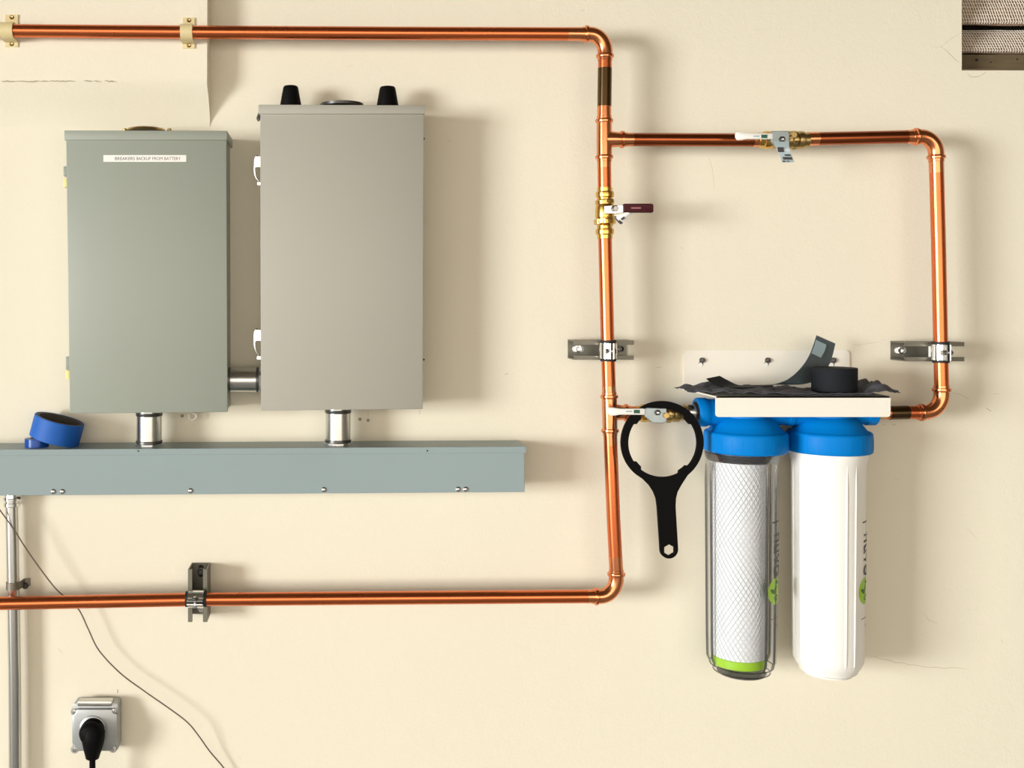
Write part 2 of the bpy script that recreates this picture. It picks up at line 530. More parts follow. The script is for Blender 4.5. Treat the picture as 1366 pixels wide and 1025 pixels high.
slats = []
for (pt, pb, m) in ((-14, 31, 'paper'), (36, 69, 'paper')):
    z1, z0 = zb(pt), zb(pb)
    prof = []
    for i in range(9):
        t = i / 8
        prof.append((0.075 - 0.045 * t ** 0.8, z1 + (z0 - z1) * t))
    prof.append((0.034, z0 - 0.003)); prof.append((0.045, z0 - 0.004))
    s = vsweep(prof, 0.004, M[m], 'slat')
    slats.append((s, prof))
for s, prof in slats:
    bm = B()
    off = 0.003
    x = hx0 + 0.004
    while x < hx0 + 0.30:
        jit = [random.uniform(-.0006, .0006) for _ in prof]
        sweep(bm, [(x + jit[i], y - off, z) for i, (y, z) in enumerate(prof[:10])], 0.0011, 4, False)
        x += 0.0058
    for i in range(0, 25):
        t = i / 24 * 8
        a = int(min(t, 7)); f = t - a
        y = prof[a][0] * (1 - f) + prof[a + 1][0] * f; z = prof[a][1] * (1 - f) + prof[a + 1][1] * f
        if i % 3 == 0:
            sweep(bm, [(hx0 + 0.003 + k * 0.03, y - off, z + 0.0006 * math.sin(k * 2.1 + i)) for k in range(11)], 0.00075, 4, False)
    tag(obj('wire_mesh', bm, M['wirem'], s), kind='stuff')
bm = box(B(), hx0 + 0.001, hx1 - 0.001, 0.045, 0.062, hz0 + 0.003, zb(72), 0.001)
bd_ = obj('board', bm, M['wood'], vent, smooth=False)
for px, py, r in ((1303, 80, .0035), (1357, 79, .0022), (1322, 83, .0018)):
    c = P(px, py, -0.044)
    bm = lathe(B(), c + Vector((0, 0.002, 0)), (0, -1, 0), [(0, r), (.0016, r), (.002, r * .6)], 7)
    obj('knot', bm, M['dark'], bd_)
bm = box(B(), hx0 + 0.001, hx1 - 0.001, 0.0, 0.125, hz0, hz0 + 0.003)
obj('sill', bm, M['wood'], vent, smooth=False)

# ------------------------------------------------------------------ copper pipework
DP = 0.082
RP = 0.0141
RF = 0.0157
RB = 0.0188
cu = thing('copper_pipework', 'long run of copper pipe with bypass loop feeding the water filters', 'pipe', P(813, 549, DP))


def pp(x, y): return P(x, y, DP)


def pipe(pts, m='copper', r=RP, name='pipe', n=28, parent=None):
    return obj(name, sweep(B(), [pp(*p) for p in pts], r, n), M[m], parent or cu)


def bead_end(dirpts):
    """radius profile along a fitting end: list of (pixel distance, radius)"""
    return [(0, RP + .0003), (0.3, RF - .0002), (3.6, RF - .0002), (4.4, RB - .0004), (6.2, RB), (8.0, RB - .0004), (9.0, RF), (11, RF)]


def elbow(a, c, b):
    """a, b ends of the fitting, c the corner (pixels)"""
    A, Cc, Bb = pp(*a), pp(*c), pp(*b)
    u = (A - Cc); v = (Bb - Cc)
    lu, lv = u.length, v.length
    u.normalize(); v.normalize()
    pts, rad = [], []
    for t, r in bead_end(0):
        pts.append(A - u * L(t, DP)); rad.append(r)
    s, e = pts[-1], Bb - v * L(11, DP)
    r1 = (s - Cc).length; r2 = (e - Cc).length
    for i in range(1, 12):
        t = i / 12
        # superellipse-like arc close to a circle
        ct, st = math.cos(t * PI / 2), math.sin(t * PI / 2)
        pts.append(Cc + u * r1 * (1 - st) + v * r2 * (1 - ct)); rad.append(RF)
    for t, r in bead_end(0)[::-1]:
        pts.append(Bb - v * L(t, DP)); rad.append(r)
    return obj('elbow', sweep(B(), pts, rad, 28), M['fitting'], cu)


def tee(c, up, dn, br):
    """up/dn/br: fitting end pixels"""
    bm = B()
    A, Z = pp(*up), pp(*dn)
    t = (Z - A).normalized(); Ln = (Z - A).length
    pts, rad = [], []
    for q, r in bead_end(0): pts.append(A + t * L(q, DP)); rad.append(r)
    for q, r in bead_end(0)[::-1]: pts.append(Z - t * L(q, DP)); rad.append(r)
    sweep(bm, pts, rad, 28)
    E = pp(*br); s = (pp(*c) - E).normalized()
    pts, rad = [], []
    for q, r in bead_end(0): pts.append(E + s * L(q, DP)); rad.append(r)
    pts.append(E + s * ((pp(*c) - E).length - 0.011)); rad.append(RF + .002)
    pts.append(pp(*c)); rad.append(RF - .001)
    sweep(bm, pts, rad, 28)
    return obj('tee', bm, M['fitting'], cu)


elbow((776, 45.5), (807.5, 46), (807, 81))
elbow((1216, 182.5), (1248.5, 182), (1249, 216))
elbow((822, 760), (822.5, 796), (789, 796))
elbow((1256, 514), (1256.5, 550), (1223, 550.5))
tee((806, 186), (806, 155), (806, 216), (836, 186.3))
tee((813, 550), (812.6, 523), (814, 581), (841, 551))
pipe([(-700, 36), (-60, 40.5), (250, 43), (520, 44.5), (778, 45.5)])
pipe([(807, 80), (806, 156)])
pipe([(806, 215), (806.5, 252)])
pipe([(807, 316), (810, 440), (812.6, 525)])
pipe([(814, 580), (818.3, 690), (822, 762)])
pipe([(790, 796), (520, 798), (262, 800), (-60, 806.5), (-700, 819)])
pipe([(835, 186.3), (1006, 187)], 'browncopper')
pipe([(1078, 185.5), (1218, 182.5)], 'browncopper')
pipe([(1249, 214), (1252, 330), (1256, 516)])
pipe([(1225, 550.5), (1160, 551)])
pipe([(840, 551), (868, 551.5)])
tag(pipe([(806.86, 91), (806.18, 142)], 'tarnish', RP + .0006, 'tarnished_band'), 'blackened length of the copper pipe')
tag(pipe([(1211, 550.5), (1186, 551)], 'tarnish', RP + .0006, 'tarnished_band'), 'dark brown oxidised length of the copper pipe')
# bright fluxed ends
for pts in ([(757, 45.4), (776, 45.5)], [(836, 186.3), (844, 186.3)], [(1004, 187), (1013, 187)], [(1077, 185.5), (1091, 185.2)],
            [(1209, 182.7), (1216, 182.5)], [(806, 142), (806, 156)], [(1249, 216), (1249.4, 231)], [(783, 796), (790, 796)],
            [(820.9, 742), (822, 761)], [(806, 216), (806, 224)], [(812, 515), (812.6, 524)], [(814, 580), (814.6, 594)]):
    pipe(pts, 'fitting', RP + .0004, 'cleaned_end')


# ------------------------------------------------------------------ cream pipe straps on the bulkhead
def strap(x0, x1, y0, y1, yc, label):
    c = P((x0 + x1) / 2, yc, bd)
    t = thing('pipe_strap', label, 'pipe strap', P((x0 + x1) / 2, y1, bd), 'cream straps holding the upper pipe')
    hw = L((x1 - x0) / 2, DP)
    zc = P(0, yc, DP).z; zt = P(0, y0, bd).z; zbm = P(0, y1, bd).z
    yw, yp = -bd, -DP
    r = RP + 0.0006
    prof = [(zt, yw), (zc + r + .006, yw), (zc + r + .001, yw - .003)]
    for i in range(13):
        a = PI * i / 12
        prof.append((zc + r * math.cos(a), yp - r * math.sin(a)))
    prof += [(zc - r - .001, yw - .003), (zc - r - .006, yw), (zbm, yw)]
    th = 0.0032
    bm = B(); inner, outer = [], []
    for i, (z, y) in enumerate(prof):
        a = prof[max(i - 1, 0)]; b = prof[min(i + 1, len(prof) - 1)]
        tz, ty = b[0] - a[0], b[1] - a[1]; l = math.hypot(tz, ty)
        nz, ny = ty / l, -tz / l
        if ny > 0.0 and i in (0, 1, len(prof) - 1, len(prof) - 2): nz, ny = -nz, -ny
        if i in (0, 1, len(prof) - 2, len(prof) - 1): nz, ny = 0, -1
        elif (z - zc) * nz + (y - yp) * ny < 0: nz, ny = -nz, -ny
        inner.append((y, z)); outer.append((y + ny * th, z + nz * th))
    loop = inner + outer[::-1]
    va = [bm.verts.new((c.x - hw, y, z)) for y, z in loop]; vb = [bm.verts.new((c.x + hw, y, z)) for y, z in loop]
    n = len(loop)
    for i in range(n): bm.faces.new((va[i], vb[i], vb[(i + 1) % n], va[(i + 1) % n]))
    k = len(inner)
    for vv in (va, vb):
        for i in range(k - 1): bm.faces.new((vv[i], vv[i + 1], vv[n - 2 - i], vv[n - 1 - i]))
    bmesh.ops.recalc_face_normals(bm, faces=bm.faces[:])
    obj('band', bm, M['cream'], t)
    for z in (zt - .006, zbm + .006):
        bm = lathe(B(), (c.x, yw - th, z), (0, -1, 0), [(-.002, .0046), (.0012, .0046), (.0024, .0030), (.0016, .0012)], 16)
        obj('screw', bm, M['darkbrass'], t)


strap(7.5, 24.5, 20, 63, 41, 'cream plastic two-hole strap away from the corner of the bulkhead')
strap(244, 260, 24, 65, 43.2, 'cream plastic two-hole strap beside the corner edge of the bulkhead')


# ------------------------------------------------------------------ strut channels with pipe clamps
def strut(cx, cy, length_px, off0, vertical_channel, label, pipe_r=RP):
    """(cx,cy): where the pipe crosses. channel runs across the pipe"""
    dch = DP - .019
    wch = 0.0206     # half width
    c = P(cx, cy, DP)
    t = thing('strut_bracket', label, 'pipe bracket', (c.x, 0, c.z), 'strut brackets clamping the copper pipe')
    Ln = L(length_px, dch)
    s0 = -L(off0, dch); s1 = s0 + Ln

    def W(s, u, d):       # s along the channel, u across, d depth
        return Vector((c.x + (u if vertical_channel else s), -d, c.z + (s if vertical_channel else u)))
    th = 0.0026
    U = wch
    prof = [(-U + .009, dch - .008), (-U + .009, dch), (-U, dch), (-U, 0.0005), (U, 0.0005), (U, dch), (U - .009, dch), (U - .009, dch - .008)]
    inn = [(-U + .009 - th, dch - .008), (-U + .009 - th, dch - th), (-U + th, dch - th), (-U + th, th), (U - th, th), (U - th, dch - th), (U - .009 + th, dch - th), (U - .009 + th, dch - .008)]
    bm = B()
    loop = prof + inn[::-1]; n = len(loop); k = len(prof)
    va = [bm.verts.new(W(s0, u, d)) for u, d in loop]; vb = [bm.verts.new(W(s1, u, d)) for u, d in loop]
    for i in range(n): bm.faces.new((va[i], vb[i], vb[(i + 1) % n], va[(i + 1) % n]))
    for vv in (va, vb):
        for i in range(k - 1): bm.faces.new((vv[i], vv[i + 1], vv[n - 2 - i], vv[n - 1 - i]))
    ch = obj('channel', bm, M['strut'], t, smooth=False)
    # slot showing the wall, washers and fixing bolt in the back of the channel
    for sgn in (-1, 1):
        sm = (s0 if sgn < 0 else s1) * 0.62 + sgn * 0.004
        lp = []
        for i in range(20):
            a = 2 * PI * i / 20
            lp.append((sm + (0.007 if math.cos(a) > 0 else -0.007) + .0062 * math.cos(a), .0062 * math.sin(a)))
        bm = B(); va = [bm.verts.new(W(s, u, .0032)) for s, u in lp]; vb = [bm.verts.new(W(s, u, .0026)) for s, u in lp]
        bm.faces.new(va); bm.faces.new(vb[::-1])
        for i in range(20): bm.faces.new((va[i], va[(i + 1) % 20], vb[(i + 1) % 20], vb[i]))
        obj('slot', bm, M['sticker'] if sgn < 0 else M['dark'], ch, smooth=False)
        bm = lathe(B(), W(sm, 0, .003), (0, -1, 0), [(0, .0088), (.0016, .0088), (.0018, .0055), (.0070, .0055), (.0078, .0040)], 6)
        obj('anchor_bolt', bm, M['darksteel'] if sgn > 0 else M['chrome'], t, smooth=False)
    ax = Vector((1, 0, 0)) if vertical_channel else Vector((0, 0, 1))
    # cushion
    bm = lathe(B(), c - ax * 0.0225, ax, [(0, RP - .0002), (0, RP + .0024), (.045, RP + .0024), (.045, RP - .0002)], 28, closed=True)
    obj('cushion', bm, M['rubber'], t)
    # two clamp halves hooked under the channel lips, with ears at the front
    for sgn in (-1, 1):
        bm = B(); rows = []
        r0, r1 = RP + .0022, RP + .0046
        pts = []
        # from channel lip round to the front ear
        a0 = PI * 0.97; a1 = PI * 0.08
        pts.append((.008, dch - .012)); pts.append((.0085, dch - .001))
        arc = []
        for i in range(11):
            a = a0 + (a1 - a0) * i / 10     # angle from the front
            arc.append((math.sin(a) * (r0 + r1) / 2, DP + math.cos(a) * (r0 + r1) / 2))
        pts = [(.0085, dch - .012)] + [p for p in arc if p[1] > dch - .004 or p[0] > .008] + [(.0034, DP + r1 + .012)]
        th2 = .0013
        half = .0165
        prev = None
        for i, (u, d) in enumerate(pts):
            a, b = pts[max(i - 1, 0)], pts[min(i + 1, len(pts) - 1)]
            tu, td = b[0] - a[0], b[1] - a[1]; l = math.hypot(tu, td)
            nu, nd = -td / l * th2, tu / l * th2
            q = []
            for (uu, dd) in ((u + nu, d + nd), (u - nu, d - nd)):
                for e in (-half, half):
                    # channel direction is s -> the halves sit on either side along s
                    base = W(sgn * uu, 0, dd)
                    q.append(bm.verts.new(base + ax * e))
            q = [q[0], q[1], q[3], q[2]]
            if prev:
                for k2 in range(4): bm.faces.new((prev[k2], prev[(k2 + 1) % 4], q[(k2 + 1) % 4], q[k2]))
            else: bm.faces.new(q)
            prev = q
        bm.faces.new(prev[::-1])
        obj('clamp_half', bm, M['chrome'], t)
    sd = Vector((0, 0, 1)) if vertical_channel else Vector((1, 0, 0))
    ctr = W(0, 0, DP + RP + .0046 + .0055)
    bm = lathe(B(), ctr - sd * .012, sd, [(0, .0030), (.024, .0030)], 12)
    obj('bolt', bm, M['chrome'], t)
    bm = lathe(B(), ctr - sd * .0115, sd, [(0, .0058), (.0052, .0058)], 6)
    obj('nut', bm, M['chrome'], t, smooth=False)
    bm = lathe(B(), ctr + sd * .0055, sd, [(0, .0062), (.003, .0062), (.0045, .0045)], 16)
    obj('bolt_head', bm, M['darksteel'], t)
    return t


strut(811.5, 468, 80, 43, False, 'steel strut bracket clamping the vertical pipe that carries the valve with red grip')
strut(1255, 470, 79, 41, False, 'steel strut bracket clamping the outer vertical pipe of the bypass loop')
strut(262, 799.5, 70, 34, True, 'upright steel strut bracket clamping the horizontal pipe below the wireway')


# ------------------------------------------------------------------ ball valves
def curved_tag(name, edge_l, edge_r, m, parent, n=14, th=0.0008):
    """ribbon between two edge polylines of (px,py,d)"""
    def cat(pts, t):
        k = t * (len(pts) - 1); i = int(min(k, len(pts) - 2)); f = k - i
        p = [pts[max(i - 1, 0)], pts[i], pts[i + 1], pts[min(i + 2, len(pts) - 1)]]
        return [0.5 * (2 * p[1][j] + (p[2][j] - p[0][j]) * f + (2 * p[0][j] - 5 * p[1][j] + 4 * p[2][j] - p[3][j]) * f * f + (3 * p[1][j] - p[0][j] - 3 * p[2][j] + p[3][j]) * f ** 3) for j in range(3)]
    bm = B(); rows = []
    W_ = 6
    for i in range(n + 1):
        a, b = P(*cat(edge_l, i / n)), P(*cat(edge_r, i / n))
        rows.append([bm.verts.new(a.lerp(b, k / W_)) for k in range(W_ + 1)])
    fs = []
    for i in range(n):
        for k in range(W_): fs.append(bm.faces.new((rows[i][k], rows[i][k + 1], rows[i + 1][k + 1], rows[i + 1][k])))
    bmesh.ops.recalc_face_normals(bm, faces=fs)
    bmesh.ops.solidify(bm, geom=fs, thickness=th)
    return obj(name, bm, m, parent)


def patch(name, pts, d, m, parent, th=0.0006):
    return obj(name, prism(B(), pxz(pts, d), d - 0.0004, d + th), m, parent, smooth=False)


# valve with the dark red grip on the vertical pipe
v1 = thing('ball_valve', 'brass ball valve with a dark red lever grip', 'valve', pp(807, 318))
def vl(y0, y1, prof, n, m, name, phase=0):
    a, b = pp(806.6, y0), pp(807, y1)
    ln = (b - a).length
    return obj(name, lathe(B(), a, b - a, [(h * ln, r) for h, r in prof], n, phase=phase), M[m], v1, smooth=(n > 8))
endp = [(0, RP + .0004), (.02, .0158), (.30, .0158), (.36, .0186), (.55, .0192), (.72, .0186), (.78, .0160), (1, .0160)]
vl(250, 268, endp, 28, 'brass', 'press_end')
vl(301, 319, [(1 - h, r) for h, r in endp][::-1], 28, 'brass', 'press_end')
vl(266, 302, [(0, .016), (.06, .0195), (.18, .0195), (.20, .0178), (.30, .0195), (.60, .0200), (.68, .0195), (.70, .0180), (.74, .0180), (.76, .0222), (.90, .0222), (.94, .018), (1, .0155)], 28, 'brass', 'body')
vl(267, 271.5, [(0, .0200), (1, .0205)], 8, 'darkbrass', 'hex_collar')
vl(292, 299, [(0, .0215), (.1, .0226), (.9, .0226), (1, .021)], 8, 'darkbrass', 'hex_collar', .2)
st = P(812, 280, DP + .010)
obj('stem', lathe(B(), st, (0.15, -1, 0), [(0, .010), (.012, .010), (.014, .0062), (.030, .0062)], 20), M['darkbrass'], v1)
obj('stem_nut', lathe(B(), st + Vector((.0044, -.030, 0)), (0.15, -1, 0), [(0, .0075), (.006, .0075), (.0075, .005)], 6), M['chrome'], v1, smooth=False)
lev = DP + .037
h = obj('lever', prism(B(), pxz([(806, 275), (818, 274), (834, 274), (834, 283), (820, 285), (806, 285)], lev), lev - .0015, lev + .0015, .0008), M['chrome'], v1, smooth=False)
tag(obj('grip', prism(B(), pxz(roundrect(831, 272, 871, 284, 2.5), lev), lev - .006, lev + .006, .0022), M['red'], v1), 'dark red plastic grip')
obj('grip_print', prism(B(), pxz(rect(842, 276.6, 855, 278.6), lev + .006), lev + .0055, lev + .0064), mat('grip_print', (0.35, 0.12, 0.14), .5), v1, smooth=False)
tg = curved_tag('tag', [(819, 288, .13), (824, 293, .136), (829, 299, .132)], [(833, 284, .134), (839, 284, .142), (843, 285, .138)], M['sticker'], v1)
tag(tg, 'white paper tag')
patch('tag_print', [(828, 292), (832, 289), (834, 291), (830, 294)], .140, M['ink'], tg)
curved_tag('tag_edge', [(819, 289, .1315), (823, 295, .134), (828, 299.5, .133)], [(821, 288, .133), (826, 293, .1365), (831, 297.5, .1345)], M['ink'], tg)


def lever_valve(cx, cy, x0, x1, label, hx0_, hx1_, hy0, hy1, plate, tagpts=None, left_end=None, right_end=None):
    t = thing('ball_valve', label, 'valve', pp(cx, cy + 12))
    def hl(a, b, prof, n, m, name, phase=0):
        A, Z = pp(a, cy), pp(b, cy); ln = (Z - A).length
        return obj(name, lathe(B(), A, Z - A, [(q * ln, r) for q, r in prof], n, phase=phase), M[m], t, smooth=(n > 8))
    hl(*left_end, endp, 28, 'brass', 'press_end')
    hl(*right_end, [(1 - q, r) for q, r in endp][::-1], 28, 'darkbrass', 'press_end')
    hl(x0, x1, [(0, .0150), (.04, .0185), (.20, .0190), (.25, .0175), (.45, .0190), (.72, .0190), (.75, .0175), (.80, .0195), (.96, .0195), (1, .0150)], 28, 'darkbrass', 'body')
    hl(x1 - 7, x1 - 0.5, [(0, .0190), (.1, .0205), (.9, .0205), (1, .019)], 6, 'darkbrass', 'hex_collar', .3)
    s = pp(cx, cy - 1) + Vector((0, -.012, 0))
    obj('stem', lathe(B(), s, (0, -1, 0), [(0, .0085), (.016, .0085), (.018, .0055), (.052, .0055)], 20), M['darkbrass'], t)
    dl = DP + .056
    lv = obj('lever', prism(B(), pxz(plate, dl), dl - .0022, dl + .0022, .0012), M['leverm'], t, smooth=False)
    zc = P(cx, cy - 1, dl + .0022)
    obj('stem_nut', lathe(B(), zc, (0, -1, 0), [(0, .0062), (.0045, .0062), (.0055, .0042)], 6), M['darksteel'], t, smooth=False)
    obj('stem_tip', lathe(B(), zc + Vector((0, -.004, 0)), (0, -1, 0), [(0, .0036), (.004, .0036), (.0048, .0024)], 14), M['chrome'], t)
    grip = [(hx0_, hy0 - .5), (hx0_ + 8, hy0), (hx0_ + 14, hy0 + 1.2), (hx1_, hy0 + 1.0), (hx1_, hy1 - .4), (hx0_ + 14, hy1 - .6), (hx0_ + 7, hy1 + .6), (hx0_ + 1.5, hy1 + .8), (hx0_ - 1, hy1 - 3), (hx0_ - 1.2, hy0 + 2.5)]
    g = tag(obj('grip', prism(B(), pxz(grip, dl), dl - .0045, dl + .0045, .0022), M['whitep'], t), 'white plastic lever grip')
    patch('grip_print', rect(hx1_ - 14.5, (hy0 + hy1) / 2 - 2, hx1_ - 6.5, (hy0 + hy1) / 2 + 2.6), dl + .0045, M['greenink'], g)
    patch('grip_print', rect(hx1_ - 25, (hy0 + hy1) / 2 - .7, hx1_ - 17, (hy0 + hy1) / 2 + .8), dl + .0045, M['tagp'], g)
    if tagpts:
        tg = tag(curved_tag('tag', tagpts[0], tagpts[1], M['tagm'], t), 'silvery printed tag')
        for (a, b, c_, e, d) in tagpts[2]:
            patch('tag_print', [(a, b), (c_, b), (c_ + 1, e), (a + 1, e)], d, M['ink'], tg)
    return t


lever_valve(1043, 187, 1030, 1062, 'brass ball valve with white lever and dangling silver tag on the upper branch pipe', 982, 1030, 177, 186.5,
            [(1028, 177), (1030, 175), (1052, 175), (1053, 196), (1034, 196), (1028, 189)],
            ([(1032, 189, .155), (1036, 198, .163), (1040, 207, .160), (1043.5, 217, .152)], [(1052, 189, .155), (1053, 198, .163), (1056, 207, .160), (1060, 216.5, .152)],
             [(1037, 196.5, 1045, 203, .1645), (1046.5, 206, 1054, 208, .163), (1044, 209.5, 1056, 213, .1585), (1043.8, 214.5, 1047, 216, .1555), (1050, 214.5, 1052, 216, .1555)]),
            (1011, 1033), (1058, 1078))
lever_valve(877, 551.5, 864, 895, 'brass ball valve with white lever carrying the black spanner', 812, 860, 544, 554,
            [(860, 545), (863, 544), (889, 545), (889, 563), (884, 565), (870, 564), (860, 556)], None, (848, 868), (892, 912))

# ------------------------------------------------------------------ electrical panels
DF = 0.116
cl = P(195, 552, 0)
pl = thing('breaker_panel', 'green grey breaker panel with a white printed strip label', 'electrical panel', (cl.x, -.058, cl.z))
obj('body', prism(B(), pxz([(91, 180), (299.5, 180), (300.5, 549), (95, 550)], DF), 0.0006, DF - .008, .0012), M['panelg'], pl, smooth=False)
obj('door', prism(B(), pxz([(88, 185), (302, 185), (303.5, 550), (93, 552)], DF), DF - .016, DF, .0016), M['panelg'], pl)
obj('hood', prism(B(), pxz([(85.5, 174), (303, 174.5), (303, 187), (85.5, 187)], DF + .004), 0.0006, DF + .004, .0014), M['panelg'], pl)
stk = tag(obj('label', prism(B(), pxz(rect(138, 207, 248.5, 216), DF), DF - .0004, DF + .0006), M['sticker'], pl, smooth=False), 'white printed strip label')


def flat_text(s, px, py, d, width_px, m, parent, height_px=None, name='lettering'):
    me = textmesh(s, 0.01)
    xs = [v.co.x for v in me.vertices]; ys = [v.co.y for v in me.vertices]
    k = L(width_px, d) / (max(xs) - min(xs))
    ky = k if height_px is None else L(height_px, d) / (max(ys) - min(ys))
    mx_, my_ = (max(xs) + min(xs)) / 2, (max(ys) + min(ys)) / 2
    c = P(px, py, d)
    for v in me.vertices:
        x, y, z = v.co
        v.co = (c.x + (x - mx_) * k, c.y - z, c.z + (y - my_) * ky)
    return obj(name, me, m, parent, smooth=False)


for wd_, a_, b_, m_ in (('BREAKERS', 153.5, 180, 'ink'), ('BACKUP', 182.3, 201, 'ink'), ('FROM', 203.3, 217, 'redink'), ('BATTERY', 219.3, 241, 'redink')):
    flat_text(wd_, (a_ + b_) / 2, 211.6, DF + .0006, b_ - a_, M[m_], stk, 4.2)
# hub on the top and its two screws
c = P(195, 174, .06)
obj('top_hub', lathe(B(), (c.x, -.06, c.z - .002), (0, 0, 1), [(0, L(26, .06)), (.004, L(25, .06)), (.0075, L(17, .06)), (.0085, L(6, .06))], 32), M['darkbrass'], pl)
for px in (166.5, 226):
    c2 = P(px, 174, .06)
    obj('screw', lathe(B(), (c2.x, -.06, c2.z - .001), (0, 0, 1), [(0, .0045), (.004, .0045), (.0055, .003)], 12), M['darkbrass'], pl)
for py0, py1, m in ((222, 235, 'panelg'), (238, 250, 'yellow'), (476, 493, 'panelg'), (494, 506, 'yellow')):
    obj('hinge', prism(B(), pxz(rect(84.8 + (py0 > 400) * 3, py0, 91 + (py0 > 400) * 3, py1), DF - .02), DF - .034, DF - .018, .001), M[m], pl)

cr = P(456, 548, 0)
pr = thing('battery_disconnect_box', 'warm grey electrical enclosure topped by two black plugs', 'electrical panel', (cr.x, -.058, cr.z))
obj('body', prism(B(), pxz([(350, 146), (562.5, 146), (561.5, 544), (351, 545)], DF), 0.0006, DF - .008, .0012), M['panelw'], pr, smooth=False)
obj('door', prism(B(), pxz([(347, 150), (565.5, 150), (564, 546), (348, 548)], DF), DF - .018, DF, .0016), M['panelw'], pr)
obj('hood', prism(B(), pxz([(344.5, 139.5), (567, 140.5), (567, 152), (344.5, 152)], DF + .005), 0.0006, DF + .005, .0014), M['panelw'], pr)
obj('hood_tab', prism(B(), pxz([(344.6, 150), (347, 150), (345, 157), (342, 158.5)], DF - .01), DF - .05, DF - .006, .0005), M['darksteel'], pr, smooth=False)
for a, b, c_, e, yt in ((373.5, 402, 378, 398, 114.5), (502.5, 531.5, 507, 528, 115.5)):
    bb = P((a + b) / 2, 141, .06); tp = P((a + b) / 2, yt, .06).z - bb.z
    r0, r1 = L((b - a) / 2, .06), L((e - c_) / 2, .06)
    obj('plug', lathe(B(), (bb.x, -.06, bb.z - .002), (0, 0, 1), [(0, r0), (.003, r0), (tp * .8, r1 + .0012), (tp * .95, r1), (tp + .001, r1 - .002), (tp + .002, r1 - .006)], 28), M['black'], pr)
c = P(456, 140, .05)
obj('top_hub', lathe(B(), (c.x, -.05, c.z - .004), (0, 0, 1), [(0, L(29, .05)), (.0055, L(29, .05)), (.0065, L(27, .05))], 32), M['darksteel'], pr)
for y0, y1 in ((205, 242), (436, 474)):
    pts = [P(344, y0 + 2, DF - .03), P(341, y0 + 3, DF - .03), P(339.8, y0 + 8, DF - .03), P(339.8, y1 - 12, DF - .03), P(341.5, y1 - 5, DF - .03), P(345.5, y1, DF - .03)]
    la = obj('latch', sweep(B(), pts, .0014, 8), M['steel'], pr)
    obj('latch_plate', prism(B(), pxz(rect(341, y0 + 4, 349, y0 + 19), DF - .03), DF - .036, DF - .022, .0008), M['chrome'], la, smooth=False)
    obj('latch_catch', prism(B(), pxz(rect(343.5, y1 + 1, 350, y1 + 6), DF - .03), DF - .036, DF - .024, .0008), M['chrome'], la, smooth=False)
for px, py in ((566, 185), (566, 480)):
    c = P(px, py, DF - .012)
    obj('screw', lathe(B(), c - Vector((.003, 0, 0)), (1, 0, 0), [(0, .0022), (.0036, .0022), (.0042, .0014)], 10), M['darksteel'], pr)


# conduit nipples
def nipple(a, b, r_px, label, d=.058):
    A, Z = P(*a, d), P(*b, d)
    t = thing('conduit_nipple', label, 'conduit', Z if Z.z < A.z else A, 'steel conduit nipples')
    ax = (Z - A); ln = ax.length; ax.normalize()
    r = L(r_px, d)
    obj('tube', lathe(B(), A - ax * .004, ax, [(0, r), (ln + .006, r)], 40), M['steel'], t)
    obj('bushing', lathe(B(), A - ax * .001, ax, [(0, r + .0018), (.006, r + .0018), (.0075, r + .0008)], 40), M['darksteel'], t)
    obj('bushing', lathe(B(), Z - ax * .0125, ax, [(0, r + .0006), (.001, r + .0018), (.0066, r + .0018)], 40), M['darksteel'], t)
    obj('lock_nut', lathe(B(), Z - ax * .0062, ax, [(0, r + .0028), (.001, r + .0036), (.005, r + .0036), (.006, r + .003)], 16), M['chrome'], t, smooth=False)


nipple((199, 551), (199, 595.5), 16.5, 'short steel conduit joining the green grey panel to the wireway')
nipple((451, 547), (451, 594), 16.5, 'short steel conduit joining the warm grey enclosure to the wireway')
nipple((304, 507), (350, 507), 16.0, 'short steel conduit joining the two electrical panels')

# ------------------------------------------------------------------ wireway
DW = 0.104
ww = thing('wireway', 'long blue grey metal wireway trough under the electrical panels', 'wireway', P(350, 660, DW / 2))
obj('trough', prism(B(), pxz([(-560, 604.8), (699, 597.5), (699.5, 656.5), (-560, 664.6)], DW), .0006, DW - .003, .001), M['wireway'], ww, smooth=False)
obj('cover', prism(B(), pxz([(-560, 612.3), (699.5, 601), (700, 656.8), (-560, 665.2)], DW), DW - .0035, DW, .0009), M['wireway'], ww, smooth=False)
obj('top_flange', prism(B(), pxz([(-560, 603.3), (702, 596), (702, 604.5), (-560, 611.8)], DW + .002), .0012, DW + .002, .0009), M['wireway'], ww, smooth=False)
for px, py in ((71, 656), (83, 656), (254, 655), (432, 653.5), (611, 653), (621, 653)):
    c = P(px, py, DW)
    obj('screw', lathe(B(), c + Vector((0, .001, 0)), (0, -1, 0), [(0, .0056), (.002, .0056), (.0036, .0042), (.0042, .002)], 16), M['steel'], ww)
for px, py in ((184.5, 602), (570, 601.5)):
    c = P(px, py, DW + .002)
    obj('pin_hole', lathe(B(), c + Vector((0, .001, 0)), (0, -1, 0), [(0, .0018), (.0013, .0018), (.0015, .001)], 8), M['dark'], ww)

# ------------------------------------------------------------------ tape rolls on the wireway
wtop = P(50, 600.3, DW + .002).z


def tape(name, label, c, axis, r, hgt, r_in, m, core, cat='tape roll', corer=.004):
    a = Vector(axis).normalized(); c = Vector(c)
    t = thing(name, label, cat, c - a * hgt / 2)
    o = c - a * hgt / 2
    rc = r_in + corer
    obj('tape', lathe(B(), o, a, [(0, rc), (0, r - .001), (.001, r), (hgt - .001, r), (hgt, r - .001), (hgt, rc)], 56, closed=True), M[m], t)
    obj('core', lathe(B(), o, a, [(.0004, r_in), (.0004, rc), (hgt - .0004, rc), (hgt - .0004, r_in)], 48, closed=True), M[core], t)
    return t


